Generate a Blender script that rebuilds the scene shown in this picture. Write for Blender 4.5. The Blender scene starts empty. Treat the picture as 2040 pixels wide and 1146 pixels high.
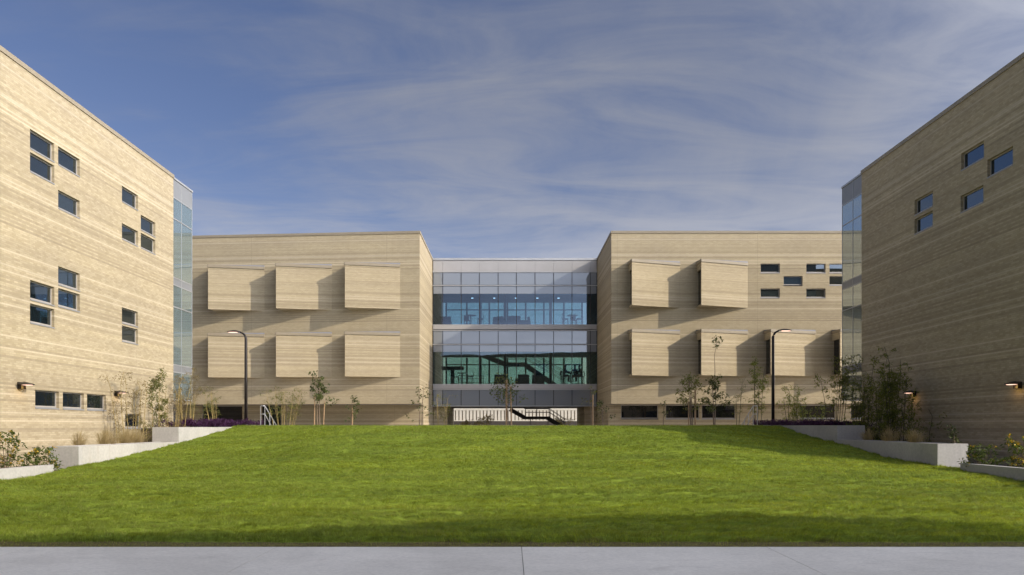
import bpy, bmesh, math, random
import numpy as np
from mathutils import Vector, Matrix

random.seed(7)
rng = np.random.default_rng(11)
scene = bpy.context.scene
COL = scene.collection
R = math.radians

# ------------------------------------------------------------------ camera
# eye level is z = 0; the pavement lies 1.65 m lower; x right, y away from the camera
cam_d = bpy.data.cameras.new("camera")
cam = bpy.data.objects.new("camera", cam_d)
COL.objects.link(cam)
cam.location = (0, 0, 0)
cam.rotation_euler = (R(90), 0, 0)
cam_d.sensor_width = 36.0
cam_d.lens = 36.0 * 1500 / 2040
cam_d.shift_x = 3 / 2040
cam_d.shift_y = 276 / 2040
cam_d.clip_start = 0.1
cam_d.clip_end = 6000
scene.camera = cam

# ------------------------------------------------------------------ light
SUN = Vector((2.1, -1.0, 1.135)).normalized()          # towards the sun
sun_el = math.asin(SUN.z)
sun_az = math.atan2(SUN.x, SUN.y)
sd = bpy.data.lights.new("sun", 'SUN')
sd.energy = 2.0
sd.angle = R(0.55)
sd.color = (1.0, 0.90, 0.74)
so = bpy.data.objects.new("sun", sd)
COL.objects.link(so)
so.rotation_euler = (-SUN).to_track_quat('-Z', 'Y').to_euler()
so.location = (40, -20, 30)

world = bpy.data.worlds.new("World")
scene.world = world
world.use_nodes = True
wn, wl = world.node_tree.nodes, world.node_tree.links
wn.clear()


def wnode(t, **kw):
    n = wn.new(t)
    for k, v in kw.items():
        setattr(n, k, v)
    return n


def wmath(op, a, b=None, clamp=False):
    n = wnode('ShaderNodeMath', operation=op, use_clamp=clamp)
    for i, v in enumerate((a, b)):
        if v is None:
            continue
        if isinstance(v, (int, float)):
            n.inputs[i].default_value = v
        else:
            wl.new(v, n.inputs[i])
    return n.outputs[0]


sky = wnode('ShaderNodeTexSky', sky_type='NISHITA', sun_disc=False)
sky.sun_elevation = sun_el
sky.sun_rotation = sun_az
sky.altitude = 200
sky.air_density = 1.0
sky.dust_density = 0.6
sky.ozone_density = 2.6
tc = wnode('ShaderNodeTexCoord')
sep = wnode('ShaderNodeSeparateXYZ')
wl.new(tc.outputs['Generated'], sep.inputs[0])
zz = wmath('ADD', wmath('MAXIMUM', sep.outputs[2], 0.0), 0.10)
px = wmath('DIVIDE', sep.outputs[0], zz)
py = wmath('DIVIDE', sep.outputs[1], zz)
comb = wnode('ShaderNodeCombineXYZ')
wl.new(px, comb.inputs[0]); wl.new(py, comb.inputs[1])


def cloud_noise(rot, sx, sy, off, scale, detail, rough, dist):
    m = wnode('ShaderNodeMapping')
    m.inputs['Rotation'].default_value = (0, 0, R(rot))
    m.inputs['Scale'].default_value = (sx, sy, 1)
    m.inputs['Location'].default_value = (off, off * .7, 0)
    wl.new(comb.outputs[0], m.inputs[0])
    n = wnode('ShaderNodeTexNoise')
    n.inputs['Scale'].default_value = scale
    n.inputs['Detail'].default_value = detail
    n.inputs['Roughness'].default_value = rough
    n.inputs['Distortion'].default_value = dist
    wl.new(m.outputs[0], n.inputs['Vector'])
    return n.outputs['Fac']


n_big = cloud_noise(24, 0.50, 0.34, 3.1, 1.0, 4, .55, .5)
n_streak = cloud_noise(22, 1.7, 0.55, 1.7, 1.0, 8, .60, .8)
n_fine = cloud_noise(-14, 1.2, 3.2, 8.2, 1.2, 10, .60, .9)
dens = wmath('ADD', wmath('ADD', wmath('MULTIPLY', n_big, 1.1), wmath('MULTIPLY', n_streak, 0.55)), wmath('MULTIPLY', n_fine, 0.97))
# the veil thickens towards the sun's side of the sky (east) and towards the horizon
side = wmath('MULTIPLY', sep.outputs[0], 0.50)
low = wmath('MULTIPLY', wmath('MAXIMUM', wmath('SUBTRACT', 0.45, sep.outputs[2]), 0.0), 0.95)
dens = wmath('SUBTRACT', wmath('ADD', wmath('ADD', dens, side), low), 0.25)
mr = wnode('ShaderNodeMapRange', interpolation_type='SMOOTHSTEP')
mr.inputs['From Min'].default_value = 0.74
mr.inputs['From Max'].default_value = 1.58
mr.inputs['To Max'].default_value = 0.88
wl.new(dens, mr.inputs['Value'])
mix = wnode('ShaderNodeMix', data_type='RGBA')
wl.new(mr.outputs[0], mix.inputs['Factor'])
tint = wnode('ShaderNodeMix', data_type='RGBA', blend_type='MULTIPLY')
tint.inputs['Factor'].default_value = 1.0
tint.inputs[7].default_value = (0.91, 0.80, 0.90, 1)
wl.new(sky.outputs[0], tint.inputs[6])
wl.new(tint.outputs[2], mix.inputs[6])
# cirrus veil brightens towards the sun, raised out of view to add fill light
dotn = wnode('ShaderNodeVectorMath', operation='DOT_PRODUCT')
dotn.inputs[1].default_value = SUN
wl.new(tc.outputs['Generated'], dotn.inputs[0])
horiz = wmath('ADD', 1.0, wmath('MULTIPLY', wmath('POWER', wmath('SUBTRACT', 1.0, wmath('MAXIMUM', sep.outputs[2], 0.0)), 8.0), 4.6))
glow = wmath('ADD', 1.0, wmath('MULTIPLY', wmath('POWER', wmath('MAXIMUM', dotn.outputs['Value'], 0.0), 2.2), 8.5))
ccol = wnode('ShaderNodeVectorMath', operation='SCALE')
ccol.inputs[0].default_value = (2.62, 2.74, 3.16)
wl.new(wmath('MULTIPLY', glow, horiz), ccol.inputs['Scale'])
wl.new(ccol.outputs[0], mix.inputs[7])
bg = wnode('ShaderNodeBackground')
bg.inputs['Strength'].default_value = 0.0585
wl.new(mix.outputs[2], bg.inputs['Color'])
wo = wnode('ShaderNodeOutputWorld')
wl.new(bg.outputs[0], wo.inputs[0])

scene.view_settings.view_transform = 'Standard'
scene.view_settings.look = 'None'
scene.view_settings.exposure = 0.95
scene.view_settings.gamma = 1.0
scene.view_settings.use_curve_mapping = False
scene.render.engine = 'CYCLES'
scene.cycles.use_denoising = True
scene.cycles.max_bounces = 8
scene.cycles.transparent_max_bounces = 16
scene.cycles.caustics_reflective = False
scene.cycles.caustics_refractive = False
scene.cycles.sample_clamp_indirect = 4

# ------------------------------------------------------------------ materials


class NT:
    def __init__(s, name):
        s.m = bpy.data.materials.new(name)
        s.m.use_nodes = True
        s.n, s.l = s.m.node_tree.nodes, s.m.node_tree.links
        s.n.clear()
        s.out = s.n.new('ShaderNodeOutputMaterial')

    def node(s, t, ins=None, **kw):
        n = s.n.new(t)
        for k, v in kw.items():
            setattr(n, k, v)
        for k, v in (ins or {}).items():
            s.set(n.inputs[k], v)
        return n

    def set(s, sock, v):
        if isinstance(v, bpy.types.NodeSocket):
            s.l.new(v, sock)
        elif isinstance(v, (tuple, list)) and len(v) == 3 and sock.type == 'RGBA':
            sock.default_value = (*v, 1)
        else:
            sock.default_value = v

    def math(s, op, a, b=0.0, clamp=False):
        n = s.n.new('ShaderNodeMath'); n.operation = op; n.use_clamp = clamp
        s.set(n.inputs[0], a); s.set(n.inputs[1], b)
        return n.outputs[0]

    def noise(s, vec, scale, detail=3, rough=.5, dist=0.0):
        n = s.node('ShaderNodeTexNoise', {'Scale': scale, 'Detail': detail, 'Roughness': rough, 'Distortion': dist})
        if vec is not None:
            s.l.new(vec, n.inputs['Vector'])
        return n.outputs['Fac']

    def ramp(s, fac, lo, hi, a, b):
        """smooth map fac in lo..hi to the colours a..b"""
        m = s.node('ShaderNodeMapRange', {'From Min': lo, 'From Max': hi}, interpolation_type='SMOOTHSTEP')
        s.l.new(fac, m.inputs['Value'])
        return s.mixc(m.outputs[0], a, b)

    def mixc(s, fac, a, b, blend='MIX'):
        n = s.n.new('ShaderNodeMix'); n.data_type = 'RGBA'; n.blend_type = blend
        s.set(n.inputs[0], fac); s.set(n.inputs[6], a); s.set(n.inputs[7], b)
        return n.outputs[2]

    def mapped(s, vec, scale, loc=(0, 0, 0)):
        n = s.node('ShaderNodeMapping', {'Scale': scale, 'Location': loc})
        s.l.new(vec, n.inputs[0])
        return n.outputs[0]

    def bump(s, h, strength, dist):
        n = s.node('ShaderNodeBump', {'Strength': strength, 'Distance': dist})
        s.l.new(h, n.inputs['Height'])
        return n.outputs[0]

    def principled(s, **ins):
        n = s.node('ShaderNodeBsdfPrincipled', {k.replace('_', ' '): v for k, v in ins.items()})
        return n

    def finish(s, shader):
        s.l.new(shader if isinstance(shader, bpy.types.NodeSocket) else shader.outputs[0], s.out.inputs[0])
        return s.m


def m_brick(name, k):
    t = NT(name)
    uv = t.node('ShaderNodeUVMap').outputs[0]
    sp = t.node('ShaderNodeSeparateXYZ'); t.l.new(uv, sp.inputs[0])
    course = t.math('FLOOR', t.math('DIVIDE', sp.outputs[1], 0.0677))
    w1 = t.node('ShaderNodeTexWhiteNoise', noise_dimensions='1D'); t.l.new(course, w1.inputs['W'])
    w2 = t.node('ShaderNodeTexWhiteNoise', noise_dimensions='1D'); t.l.new(t.math('ADD', course, 371.3), w2.inputs['W'])
    band = t.math('GREATER_THAN', w1.outputs[0], 0.85)
    dband = t.math('LESS_THAN', w1.outputs[0], 0.14)
    br = t.node('ShaderNodeTexBrick', {'Vector': uv, 'Color1': (.0, .0, .0), 'Color2': (1, 1, 1), 'Mortar': (.5, .5, .5), 'Scale': 1.0,
                                       'Mortar Size': .005, 'Mortar Smooth': .2, 'Bias': 0.0, 'Brick Width': .203, 'Row Height': .0677})
    br.offset = 0.5
    lo_c, hi_c, mid = (.385, .312, .196), (.485, .402, .270), (.435, .357, .233)
    base = t.mixc(br.outputs['Color'], tuple(m_ + (a - m_) * k for a, m_ in zip(lo_c, mid)), tuple(m_ + (a - m_) * k for a, m_ in zip(hi_c, mid)))
    base = t.mixc(t.math('MULTIPLY', t.math('GREATER_THAN', t.noise(t.mapped(uv, (4.93, 14.77, 1)), 1.0, 0), .66), .28 * k), base, (.30, .235, .145))
    base = t.mixc(t.math('MULTIPLY', band, .52), base, (.61, .515, .37))
    base = t.mixc(t.math('MULTIPLY', dband, .40), base, (.25, .20, .13))
    base = t.mixc(1.0, base, t.mixc(w2.outputs[0], (.93, .93, .93), (1.07, 1.07, 1.06)), 'MULTIPLY')
    zone = t.noise(t.mapped(uv, (.05, 1.1, 1)), 1.0, 2, .6)
    base = t.mixc(1.0, base, t.ramp(zone, .3, .7, (.96, .955, .95), (1.03, 1.03, 1.02)), 'MULTIPLY')
    cloud = t.noise(t.mapped(uv, (.35, .5, 1)), 1.0, 4, .6)
    base = t.mixc(1.0, base, t.ramp(cloud, .3, .7, (.95, .95, .96), (1.04, 1.04, 1.03)), 'MULTIPLY')
    joint = t.math('MULTIPLY', br.outputs['Fac'], .3 + .15 * k)
    base = t.mixc(joint, base, (.24, .20, .14))
    h = t.math('ADD', t.math('MULTIPLY', t.math('SUBTRACT', 1.0, br.outputs['Fac']), .5), t.math('MULTIPLY', band, .7))
    h = t.math('SUBTRACT', h, t.math('MULTIPLY', dband, .35))
    mj = t.math('LESS_THAN', t.math('FRACT', t.math('DIVIDE', t.math('ADD', sp.outputs[0], 2.1), 8.77)), .0016)
    base = t.mixc(t.math('MULTIPLY', mj, .55), base, (.20, .165, .115))
    nrm = t.bump(h, .35, .010)
    return t.finish(t.principled(Base_Color=base, Roughness=.86, Normal=nrm, Specular_IOR_Level=.25))


def m_plain(name, col, rough=.6, metal=0.0, var=.12, scale=3.0, spec=.5, bump=0.0):
    t = NT(name)
    co = t.node('ShaderNodeTexCoord').outputs['Object']
    n = t.noise(co, scale, 5, .6)
    a = tuple(c * (1 - var) for c in col); b = tuple(min(1, c * (1 + var)) for c in col)
    ins = dict(Base_Color=t.ramp(n, .3, .7, a, b), Roughness=rough, Metallic=metal, Specular_IOR_Level=spec)
    if bump:
        ins['Normal'] = t.bump(t.noise(co, scale * 9, 4, .6), .5, bump)
    return t.finish(t.principled(**ins))


def m_concrete(name, col, stains=False, big=.5):
    t = NT(name)
    co = t.node('ShaderNodeTexCoord').outputs['Object']
    n1 = t.noise(co, big, 5, .65)
    n2 = t.noise(co, 14, 4, .65)
    n3 = t.noise(t.mapped(co, (6, 6, .25)), 1.2, 4, .6)
    c = t.ramp(n1, .3, .72, tuple(x * .86 for x in col), tuple(x * 1.1 for x in col))
    c = t.mixc(1.0, c, t.ramp(n2, .3, .7, (.90, .90, .90), (1.06, 1.06, 1.06)), 'MULTIPLY')
    if not stains:
        c = t.mixc(t.math('MULTIPLY', t.math('SUBTRACT', n3, .60, True), 1.3, True), c, tuple(x * .62 for x in col))
    if stains:
        c = t.mixc(t.math('MULTIPLY', t.math('SUBTRACT', n3, .58, True), 2.4, True), c, (.33, .24, .15))
    return t.finish(t.principled(Base_Color=c, Roughness=.88, Specular_IOR_Level=.25, Normal=t.bump(n2, .25, .004)))


def m_pavement():
    t = NT("broom_finished_concrete")
    geo = t.node('ShaderNodeNewGeometry').outputs['Position']
    oi = t.node('ShaderNodeObjectInfo').outputs['Random']
    n1 = t.noise(geo, .7, 6, .62, .4)
    n2 = t.noise(t.mapped(geo, (22, 60, 10)), 1.0, 4, .7)
    n3 = t.noise(t.mapped(geo, (1.1, 3.2, 1)), 1.3, 6, .7, .6)
    c = t.ramp(n1, .3, .72, (.63, .595, .53), (.75, .71, .635))
    c = t.mixc(1.0, c, t.ramp(n2, .3, .7, (.86, .86, .86), (1.10, 1.10, 1.10)), 'MULTIPLY')
    c = t.mixc(t.math('MULTIPLY', t.math('SUBTRACT', n3, .56, True), 1.6, True), c, (.36, .315, .265))
    c = t.mixc(1.0, c, t.ramp(oi, 0, 1, (.95, .95, .95), (1.03, 1.03, 1.03)), 'MULTIPLY')
    return t.finish(t.principled(Base_Color=c, Roughness=.9, Specular_IOR_Level=.2, Normal=t.bump(n2, .35, .003)))


def m_soil():
    t = NT("mulch_soil")
    geo = t.node('ShaderNodeNewGeometry').outputs['Position']
    n = t.noise(geo, 9, 6, .7)
    c = t.ramp(n, .3, .7, (.035, .024, .015), (.11, .08, .05))
    return t.finish(t.principled(Base_Color=c, Roughness=.95, Normal=t.bump(n, .8, .03)))


def m_turf():
    t = NT("turf_underlayer")
    geo = t.node('ShaderNodeNewGeometry').outputs['Position']
    n1 = t.noise(t.mapped(geo, (.25, .9, 1)), 1.0, 6, .65, .4)
    n2 = t.noise(t.mapped(geo, (5, 14, 5)), 1.0, 5, .7)
    c = t.ramp(n1, .3, .7, (.13, .18, .026), (.22, .28, .036))
    sp = t.node('ShaderNodeSeparateXYZ'); t.l.new(geo, sp.inputs[0])
    ed = t.math('ADD', sp.outputs[1], t.math('MULTIPLY', t.noise(geo, 1.3, 4, .6), .35))
    c = t.ramp(ed, 10.98, 11.06, (.12, .10, .045), c)
    c = t.mixc(1.0, c, t.ramp(n2, .3, .7, (.7, .7, .65), (1.2, 1.2, 1.1)), 'MULTIPLY')
    return t.finish(t.principled(Base_Color=c, Roughness=.95, Specular_IOR_Level=.1, Normal=t.bump(n2, .6, .03)))


def m_leaf(name, trans=.45, attr=None, col=(.06, .09, .02), col2=None, rough=.5, spec=.3):
    """leaf: diffuse + translucent, colour per leaf from an attribute or noise"""
    t = NT(name)
    if attr:
        c = t.node('ShaderNodeAttribute', attribute_name=attr).outputs['Color']
    else:
        r = t.node('ShaderNodeNewGeometry').outputs['Random Per Island']
        c = t.mixc(r, col, col2 or tuple(x * 1.9 for x in col))
    p = t.principled(Base_Color=c, Roughness=rough, Specular_IOR_Level=spec)
    tr = t.node('ShaderNodeBsdfTranslucent')
    t.l.new(t.mixc(1.0, c, (1.35, 1.25, .6), 'MULTIPLY'), tr.inputs[0])
    mx = t.node('ShaderNodeMixShader', {0: trans})
    t.l.new(p.outputs[0], mx.inputs[1]); t.l.new(tr.outputs[0], mx.inputs[2])
    return t.finish(mx)


def m_glass(name, tint, refl, base=None, rcol=(1, 1, 1)):
    """coated glazing; with base = opaque backing, without = see-through"""
    t = NT(name)
    co = t.node('ShaderNodeNewGeometry').outputs['Position']
    nrm = t.bump(t.noise(co, .55, 1, .4), .06, .05)
    gl = t.node('ShaderNodeBsdfGlossy', {'Roughness': .015, 'Color': rcol})
    t.l.new(nrm, gl.inputs['Normal'])
    lw = t.node('ShaderNodeFresnel', {'IOR': 1.55})
    fac = t.math('ADD', t.math('MULTIPLY', lw.outputs[0], 1 - refl), refl, True)
    if base is None:
        tr = t.node('ShaderNodeBsdfTransparent', {'Color': tint})
    else:
        rr = t.node('ShaderNodeObjectInfo').outputs['Random'] if name == 'reflective_window_glass' else t.math('MULTIPLY', .5, 1.0)
        tr = t.node('ShaderNodeBsdfDiffuse', {'Color': t.mixc(1.0, base, t.mixc(rr, (.5, .5, .5), (1.5, 1.5, 1.5)), 'MULTIPLY')})
    mx = t.node('ShaderNodeMixShader')
    t.l.new(fac, mx.inputs[0]); t.l.new(tr.outputs[0], mx.inputs[1]); t.l.new(gl.outputs[0], mx.inputs[2])
    return t.finish(mx)


def m_emit(name, col, strength):
    t = NT(name)
    return t.finish(t.node('ShaderNodeEmission', {'Color': col, 'Strength': strength}))


M = {}
M['brick'] = m_brick("buff_brick", 1.0)
M['brick2'] = m_brick("buff_brick_of_the_blocks", .5)
M['coping'] = m_plain("tan_metal_coping", (.29, .24, .165), .6, 0, .05)
M['metal'] = m_plain("silver_aluminium", (.42, .42, .42), .45, .4, .06, 1.0)
M['panel'] = m_plain("light_metal_panel", (.40, .385, .375), .5, .2, .05, .6)
M['frame'] = m_plain("bronze_window_frame", (.42, .38, .33), .55, .1, .06)
M['sill'] = m_plain("grey_metal_sill", (.34, .335, .33), .5, .3, .05)
M['baypanel'] = m_plain("grey_bay_panel", (.24, .245, .25), .5, .2, .05, .6)
M['roof'] = m_plain("roof_membrane", (.42, .42, .41), .8, 0, .08)
M['flash'] = m_plain("grey_metal_flashing", (.21, .21, .22), .75, 0, .05)
M['winglass'] = m_glass("reflective_window_glass", None, .11, (.008, .012, .014), (.72, .84, .95))
M['bayglass'] = m_glass("pale_bay_glass", None, .34, (.12, .165, .175), (.85, .95, 1.0))
M['vision'] = m_glass("tinted_clear_glass", (.36, .51, .64), .03, None, (.72, .84, 1.0))
M['vision2'] = m_glass("clear_glass_green_reflection_tint", (.53, .67, .66), .05, None, (.72, .84, 1.0))  # same glazing as the storey above; its green reflection is put into the tint
M['backvision'] = m_glass("tinted_back_glass", (.80, .92, .92), .05, None)
M['spandrel'] = m_glass("grey_spandrel_glass", None, .07, (.20, .22, .25), (.85, .92, 1.0))
M['shadowbox'] = m_plain("shadow_box_panel", (.74, .74, .74), .7, 0, .04)
M['soffit'] = m_plain("soffit_board", (.22, .19, .16), .8)
M['conc'] = m_concrete("board_formed_concrete", (.47, .445, .41))
M['concstain'] = m_concrete("stained_concrete", (.49, .46, .415), True)
M['pave'] = m_pavement()
M['joint'] = m_plain("joint_filler", (.26, .25, .24), .9)
M['soil'] = m_soil()
M['turf'] = m_turf()
M['ground'] = m_plain("dry_ground", (.16, .15, .09), .95, 0, .3, .2)
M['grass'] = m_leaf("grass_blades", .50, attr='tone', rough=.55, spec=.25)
M['darksteel'] = m_plain("dark_bronze_paint", (.022, .017, .015), .38, .3, .1)
M['steel'] = m_plain("brushed_steel", (.62, .62, .62), .3, .8, .04)
M['lens'] = m_emit("lamp_lens", (1.0, .60, .45), 1.25)
M['downlight'] = m_emit("ceiling_downlight_lens", (1.0, .93, .82), 4.0)
M['bark'] = m_plain("young_bark", (.20, .145, .095), .85, 0, .3, 25)
M['stake'] = m_plain("pine_stake", (.36, .235, .125), .8, 0, .2, 12)
M['culm'] = m_plain("bamboo_culm", (.33, .245, .09), .5, 0, .25, 10)
M['culmdark'] = m_plain("dark_green_culm", (.07, .07, .03), .55, 0, .25, 10)
M['leafdark'] = m_leaf("dark_tree_leaf", .35, col=(.040, .056, .016), col2=(.115, .135, .040))
M['leafolive'] = m_leaf("olive_bamboo_leaf", .4, col=(.08, .095, .022), col2=(.20, .205, .06))
M['leaftan'] = m_leaf("tan_bamboo_leaf", .4, col=(.14, .115, .05), col2=(.26, .20, .095))
M['leafbamboo'] = m_leaf("green_bamboo_leaf", .5, col=(.075, .105, .022), col2=(.23, .255, .06))
M['shrubleaf'] = m_leaf("shrub_leaf", .4, col=(.035, .065, .012), col2=(.13, .17, .035))
M['yellow'] = m_leaf("yellow_leaf", .4, col=(.45, .26, .03), col2=(.62, .46, .06))
M['purple'] = m_leaf("purple_leaf", .3, col=(.030, .010, .032), col2=(.095, .030, .105))
M['straw'] = m_leaf("straw_grass_blade", .4, col=(.34, .27, .155), col2=(.52, .43, .27))
M['white'] = m_plain("white_paint", (.72, .68, .60), .6, 0, .06)
M['tanboard'] = m_plain("tan_board", (.30, .25, .19), .8)
M['darkwall'] = m_plain("dark_plinth", (.06, .05, .045), .8)
M['far'] = m_plain("pale_far_wall", (.62, .62, .52), .85, 0, .08, .4)
M['interior'] = m_plain("interior_paint", (.50, .50, .48), .8, 0, .03)
M['ceil'] = m_plain("grey_ceiling", (.17, .18, .20), .85, 0, .03)
M['intdark'] = m_plain("dark_carpet", (.10, .10, .11), .9)
M['fabric'] = m_plain("charcoal_fabric", (.035, .038, .045), .9)
M['tabletop'] = m_plain("dark_laminate", (.06, .055, .05), .5)
M['skin'] = m_plain("skin", (.36, .21, .14), .6, 0, .05)
M['shirt'] = m_plain("dark_cloth", (.05, .05, .07), .9)
M['trousers'] = m_plain("navy_cloth", (.03, .035, .06), .9)
M['hair'] = m_plain("dark_hair", (.018, .012, .009), .6)
M['door'] = m_glass("dark_green_door_glass", None, .06, (.010, .022, .018))
M['lowglass'] = m_glass("dark_low_window_glass", None, .05, (.008, .009, .012))

# ------------------------------------------------------------------ helpers


class MB:
    """collects geometry for ONE mesh object"""

    def __init__(s):
        s.v, s.f, s.uv, s.mi = [], [], [], []

    def quad(s, a, b, c, d, uv=None, mi=0):
        k = len(s.v)
        s.v += [tuple(a), tuple(b), tuple(c), tuple(d)]
        s.f.append((k, k + 1, k + 2, k + 3))
        s.uv.append(uv or ((0, 0), (1, 0), (1, 1), (0, 1)))
        s.mi.append(mi)
        return s

    def poly(s, pts, mi=0):
        k = len(s.v)
        s.v += [tuple(p) for p in pts]
        s.f.append(tuple(range(k, k + len(pts))))
        s.uv.append(tuple((p[0], p[2]) for p in pts))
        s.mi.append(mi)
        return s

    def box(s, x0, x1, y0, y1, z0, z1, mi=0, skip=""):
        P = [(x0, y0, z0), (x1, y0, z0), (x1, y1, z0), (x0, y1, z0), (x0, y0, z1), (x1, y0, z1), (x1, y1, z1), (x0, y1, z1)]
        F = {'b': (0, 3, 2, 1), 't': (4, 5, 6, 7), 'f': (0, 1, 5, 4), 'k': (2, 3, 7, 6), 'l': (3, 0, 4, 7), 'r': (1, 2, 6, 5)}
        for key, f in F.items():
            if key in skip:
                continue
            q = [P[i] for i in f]
            if key in 'fk':
                uv = [(p[0], p[2]) for p in q]
            elif key in 'lr':
                uv = [(p[1], p[2]) for p in q]
            else:
                uv = [(p[0], p[1]) for p in q]
            s.quad(*q, uv=uv, mi=mi)
        return s

    def obox(s, c, U, V, W, mi=0):
        """box centred at c with half axes U, V, W"""
        c, U, V, W = map(Vector, (c, U, V, W))
        P = [c + a * U + b * V + d * W for d in (-1, 1) for a, b in ((-1, -1), (1, -1), (1, 1), (-1, 1))]
        for f in ((0, 3, 2, 1), (4, 5, 6, 7), (0, 1, 5, 4), (1, 2, 6, 5), (2, 3, 7, 6), (3, 0, 4, 7)):
            s.quad(*[P[i] for i in f], mi=mi)
        return s

    def bar(s, a, b, w, h=None, mi=0):
        a, b = Vector(a), Vector(b)
        d = (b - a)
        t = d.normalized()
        up = Vector((0, 0, 1)) if abs(t.z) < .95 else Vector((0, 1, 0))
        x = t.cross(up).normalized()
        y = x.cross(t).normalized()
        return s.obox((a + b) / 2, d / 2, x * w / 2, y * (h or w) / 2, mi)

    def tube(s, pts, radii, n=6, mi=0, cap=True):
        pts = [Vector(p) for p in pts]
        if not isinstance(radii, (list, tuple)):
            radii = [radii] * len(pts)
        k0 = len(s.v)
        for i, p in enumerate(pts):
            t = (pts[min(i + 1, len(pts) - 1)] - pts[max(i - 1, 0)]).normalized()
            up = Vector((0, 0, 1)) if abs(t.z) < .9 else Vector((1, 0, 0))
            x = t.cross(up).normalized(); y = x.cross(t)
            for j in range(n):
                a = 2 * math.pi * j / n
                s.v.append(tuple(p + (x * math.cos(a) + y * math.sin(a)) * radii[i]))
        for i in range(len(pts) - 1):
            for j in range(n):
                a, b = k0 + i * n + j, k0 + i * n + (j + 1) % n
                s.f.append((a, b, b + n, a + n))
                s.uv.append(((0, 0), (1, 0), (1, 1), (0, 1))); s.mi.append(mi)
        if cap:
            for ring in (range(k0 + n - 1, k0 - 1, -1), range(k0 + (len(pts) - 1) * n, k0 + len(pts) * n)):
                r = tuple(ring)
                s.f.append(r); s.uv.append(tuple((0, 0) for _ in r)); s.mi.append(mi)
        return s

    def leaf(s, p, d, n, L, W, mi=0):
        """pointed leaf folded along its rib: 2 triangles"""
        p, d, n = Vector(p), Vector(d).normalized(), Vector(n)
        x = d.cross(n)
        if x.length < 1e-4:
            x = d.cross(Vector((.3, .5, .8)))
        x = x.normalized() * W / 2
        m = p + d * L * .45
        q = x.cross(d).normalized() * W * .12
        k = len(s.v)
        s.v += [tuple(p), tuple(m + x + q), tuple(p + d * L), tuple(m - x + q)]
        s.f += [(k, k + 1, k + 2), (k, k + 2, k + 3)]
        s.uv += [((0, 0),) * 3] * 2
        s.mi += [mi, mi]
        return s

    def mesh(s, name, mats, smooth=False):
        me = bpy.data.meshes.new(name)
        me.from_pydata(s.v, [], s.f)
        ul = me.uv_layers.new(name="UVMap")
        flat = [c for u in s.uv for p in u for c in p]
        ul.data.foreach_set('uv', flat)
        for m in (mats if isinstance(mats, (list, tuple)) else [mats]):
            me.materials.append(M[m] if isinstance(m, str) else m)
        me.polygons.foreach_set('material_index', s.mi)
        if smooth:
            me.polygons.foreach_set('use_smooth', [True] * len(s.f))
        me.update()
        return me

    def build(s, name, mats, parent=None, smooth=False, kind=None, bevel=0.0):
        return link(name, s.mesh(name, mats, smooth), parent, kind=kind, bevel=bevel)


def link(name, me, parent=None, loc=(0, 0, 0), rz=0.0, kind=None, bevel=0.0):
    o = bpy.data.objects.new(name, me)
    COL.objects.link(o)
    o.location = loc
    o.rotation_euler = (0, 0, rz)
    if parent is not None:
        o.parent = parent
    if kind:
        o['kind'] = kind
    if bevel:
        b = o.modifiers.new("bevel", 'BEVEL'); b.width = bevel; b.segments = 2; b.limit_method = 'ANGLE'
    return o


def thing(name, label, cat, loc=(0, 0, 0), rz=0.0, group=None):
    o = bpy.data.objects.new(name, None)
    COL.objects.link(o)
    o.empty_display_size = .2
    o.location = loc
    o.rotation_euler = (0, 0, rz)
    o['label'] = label
    o['category'] = cat
    if group:
        o['group'] = group
    return o


def at(px, Y):
    """world x of a pixel column of the 2040-wide photograph at depth Y"""
    return (px - 1017) / 1500 * Y


def zat(py_, Y):
    return (849 - py_) / 1500 * Y


def wall(mb, O, U, N, u0, u1, z0, z1, holes=(), reveal=.14, uoff=0.0):
    """brick wall in the plane O + u*U + z*Z with outward normal N; holes are (ua, ub, za, zb) with real reveals"""
    O, U, N = Vector(O), Vector(U), Vector(N)
    flip = U.cross(Vector((0, 0, 1))).dot(N) < 0

    def P(u, z, d=0.0):
        p = O + U * u - N * d
        return (p.x, p.y, p.z + z)

    def Q(a, b, c, d, uv):
        if flip:
            mb.quad(a, d, c, b, uv=(uv[0], uv[3], uv[2], uv[1]))
        else:
            mb.quad(a, b, c, d, uv=uv)
    us = sorted({u0, u1, *[h[0] for h in holes], *[h[1] for h in holes]})
    zs = sorted({z0, z1, *[h[2] for h in holes], *[h[3] for h in holes]})
    for i in range(len(us) - 1):
        for j in range(len(zs) - 1):
            a, b, c, d = us[i], us[i + 1], zs[j], zs[j + 1]
            mu, mz = (a + b) / 2, (c + d) / 2
            if any(h[0] < mu < h[1] and h[2] < mz < h[3] for h in holes):
                continue
            Q(P(a, c), P(b, c), P(b, d), P(a, d), ((a + uoff, c), (b + uoff, c), (b + uoff, d), (a + uoff, d)))
    r = reveal
    for (a, b, c, d) in holes:
        Q(P(a, c), P(a, c, r), P(b, c, r), P(b, c), ((a, c), (a, c - r), (b, c - r), (b, c)))          # bottom
        Q(P(a, d, r), P(a, d), P(b, d), P(b, d, r), ((a, d + r), (a, d), (b, d), (b, d + r)))
        Q(P(a, c), P(a, d), P(a, d, r), P(a, c, r), ((a, c), (a, d), (a + r, d), (a + r, c)))
        Q(P(b, c, r), P(b, d, r), P(b, d), P(b, c), ((b - r, c), (b - r, d), (b, d), (b, c)))


_win = {}


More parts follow.
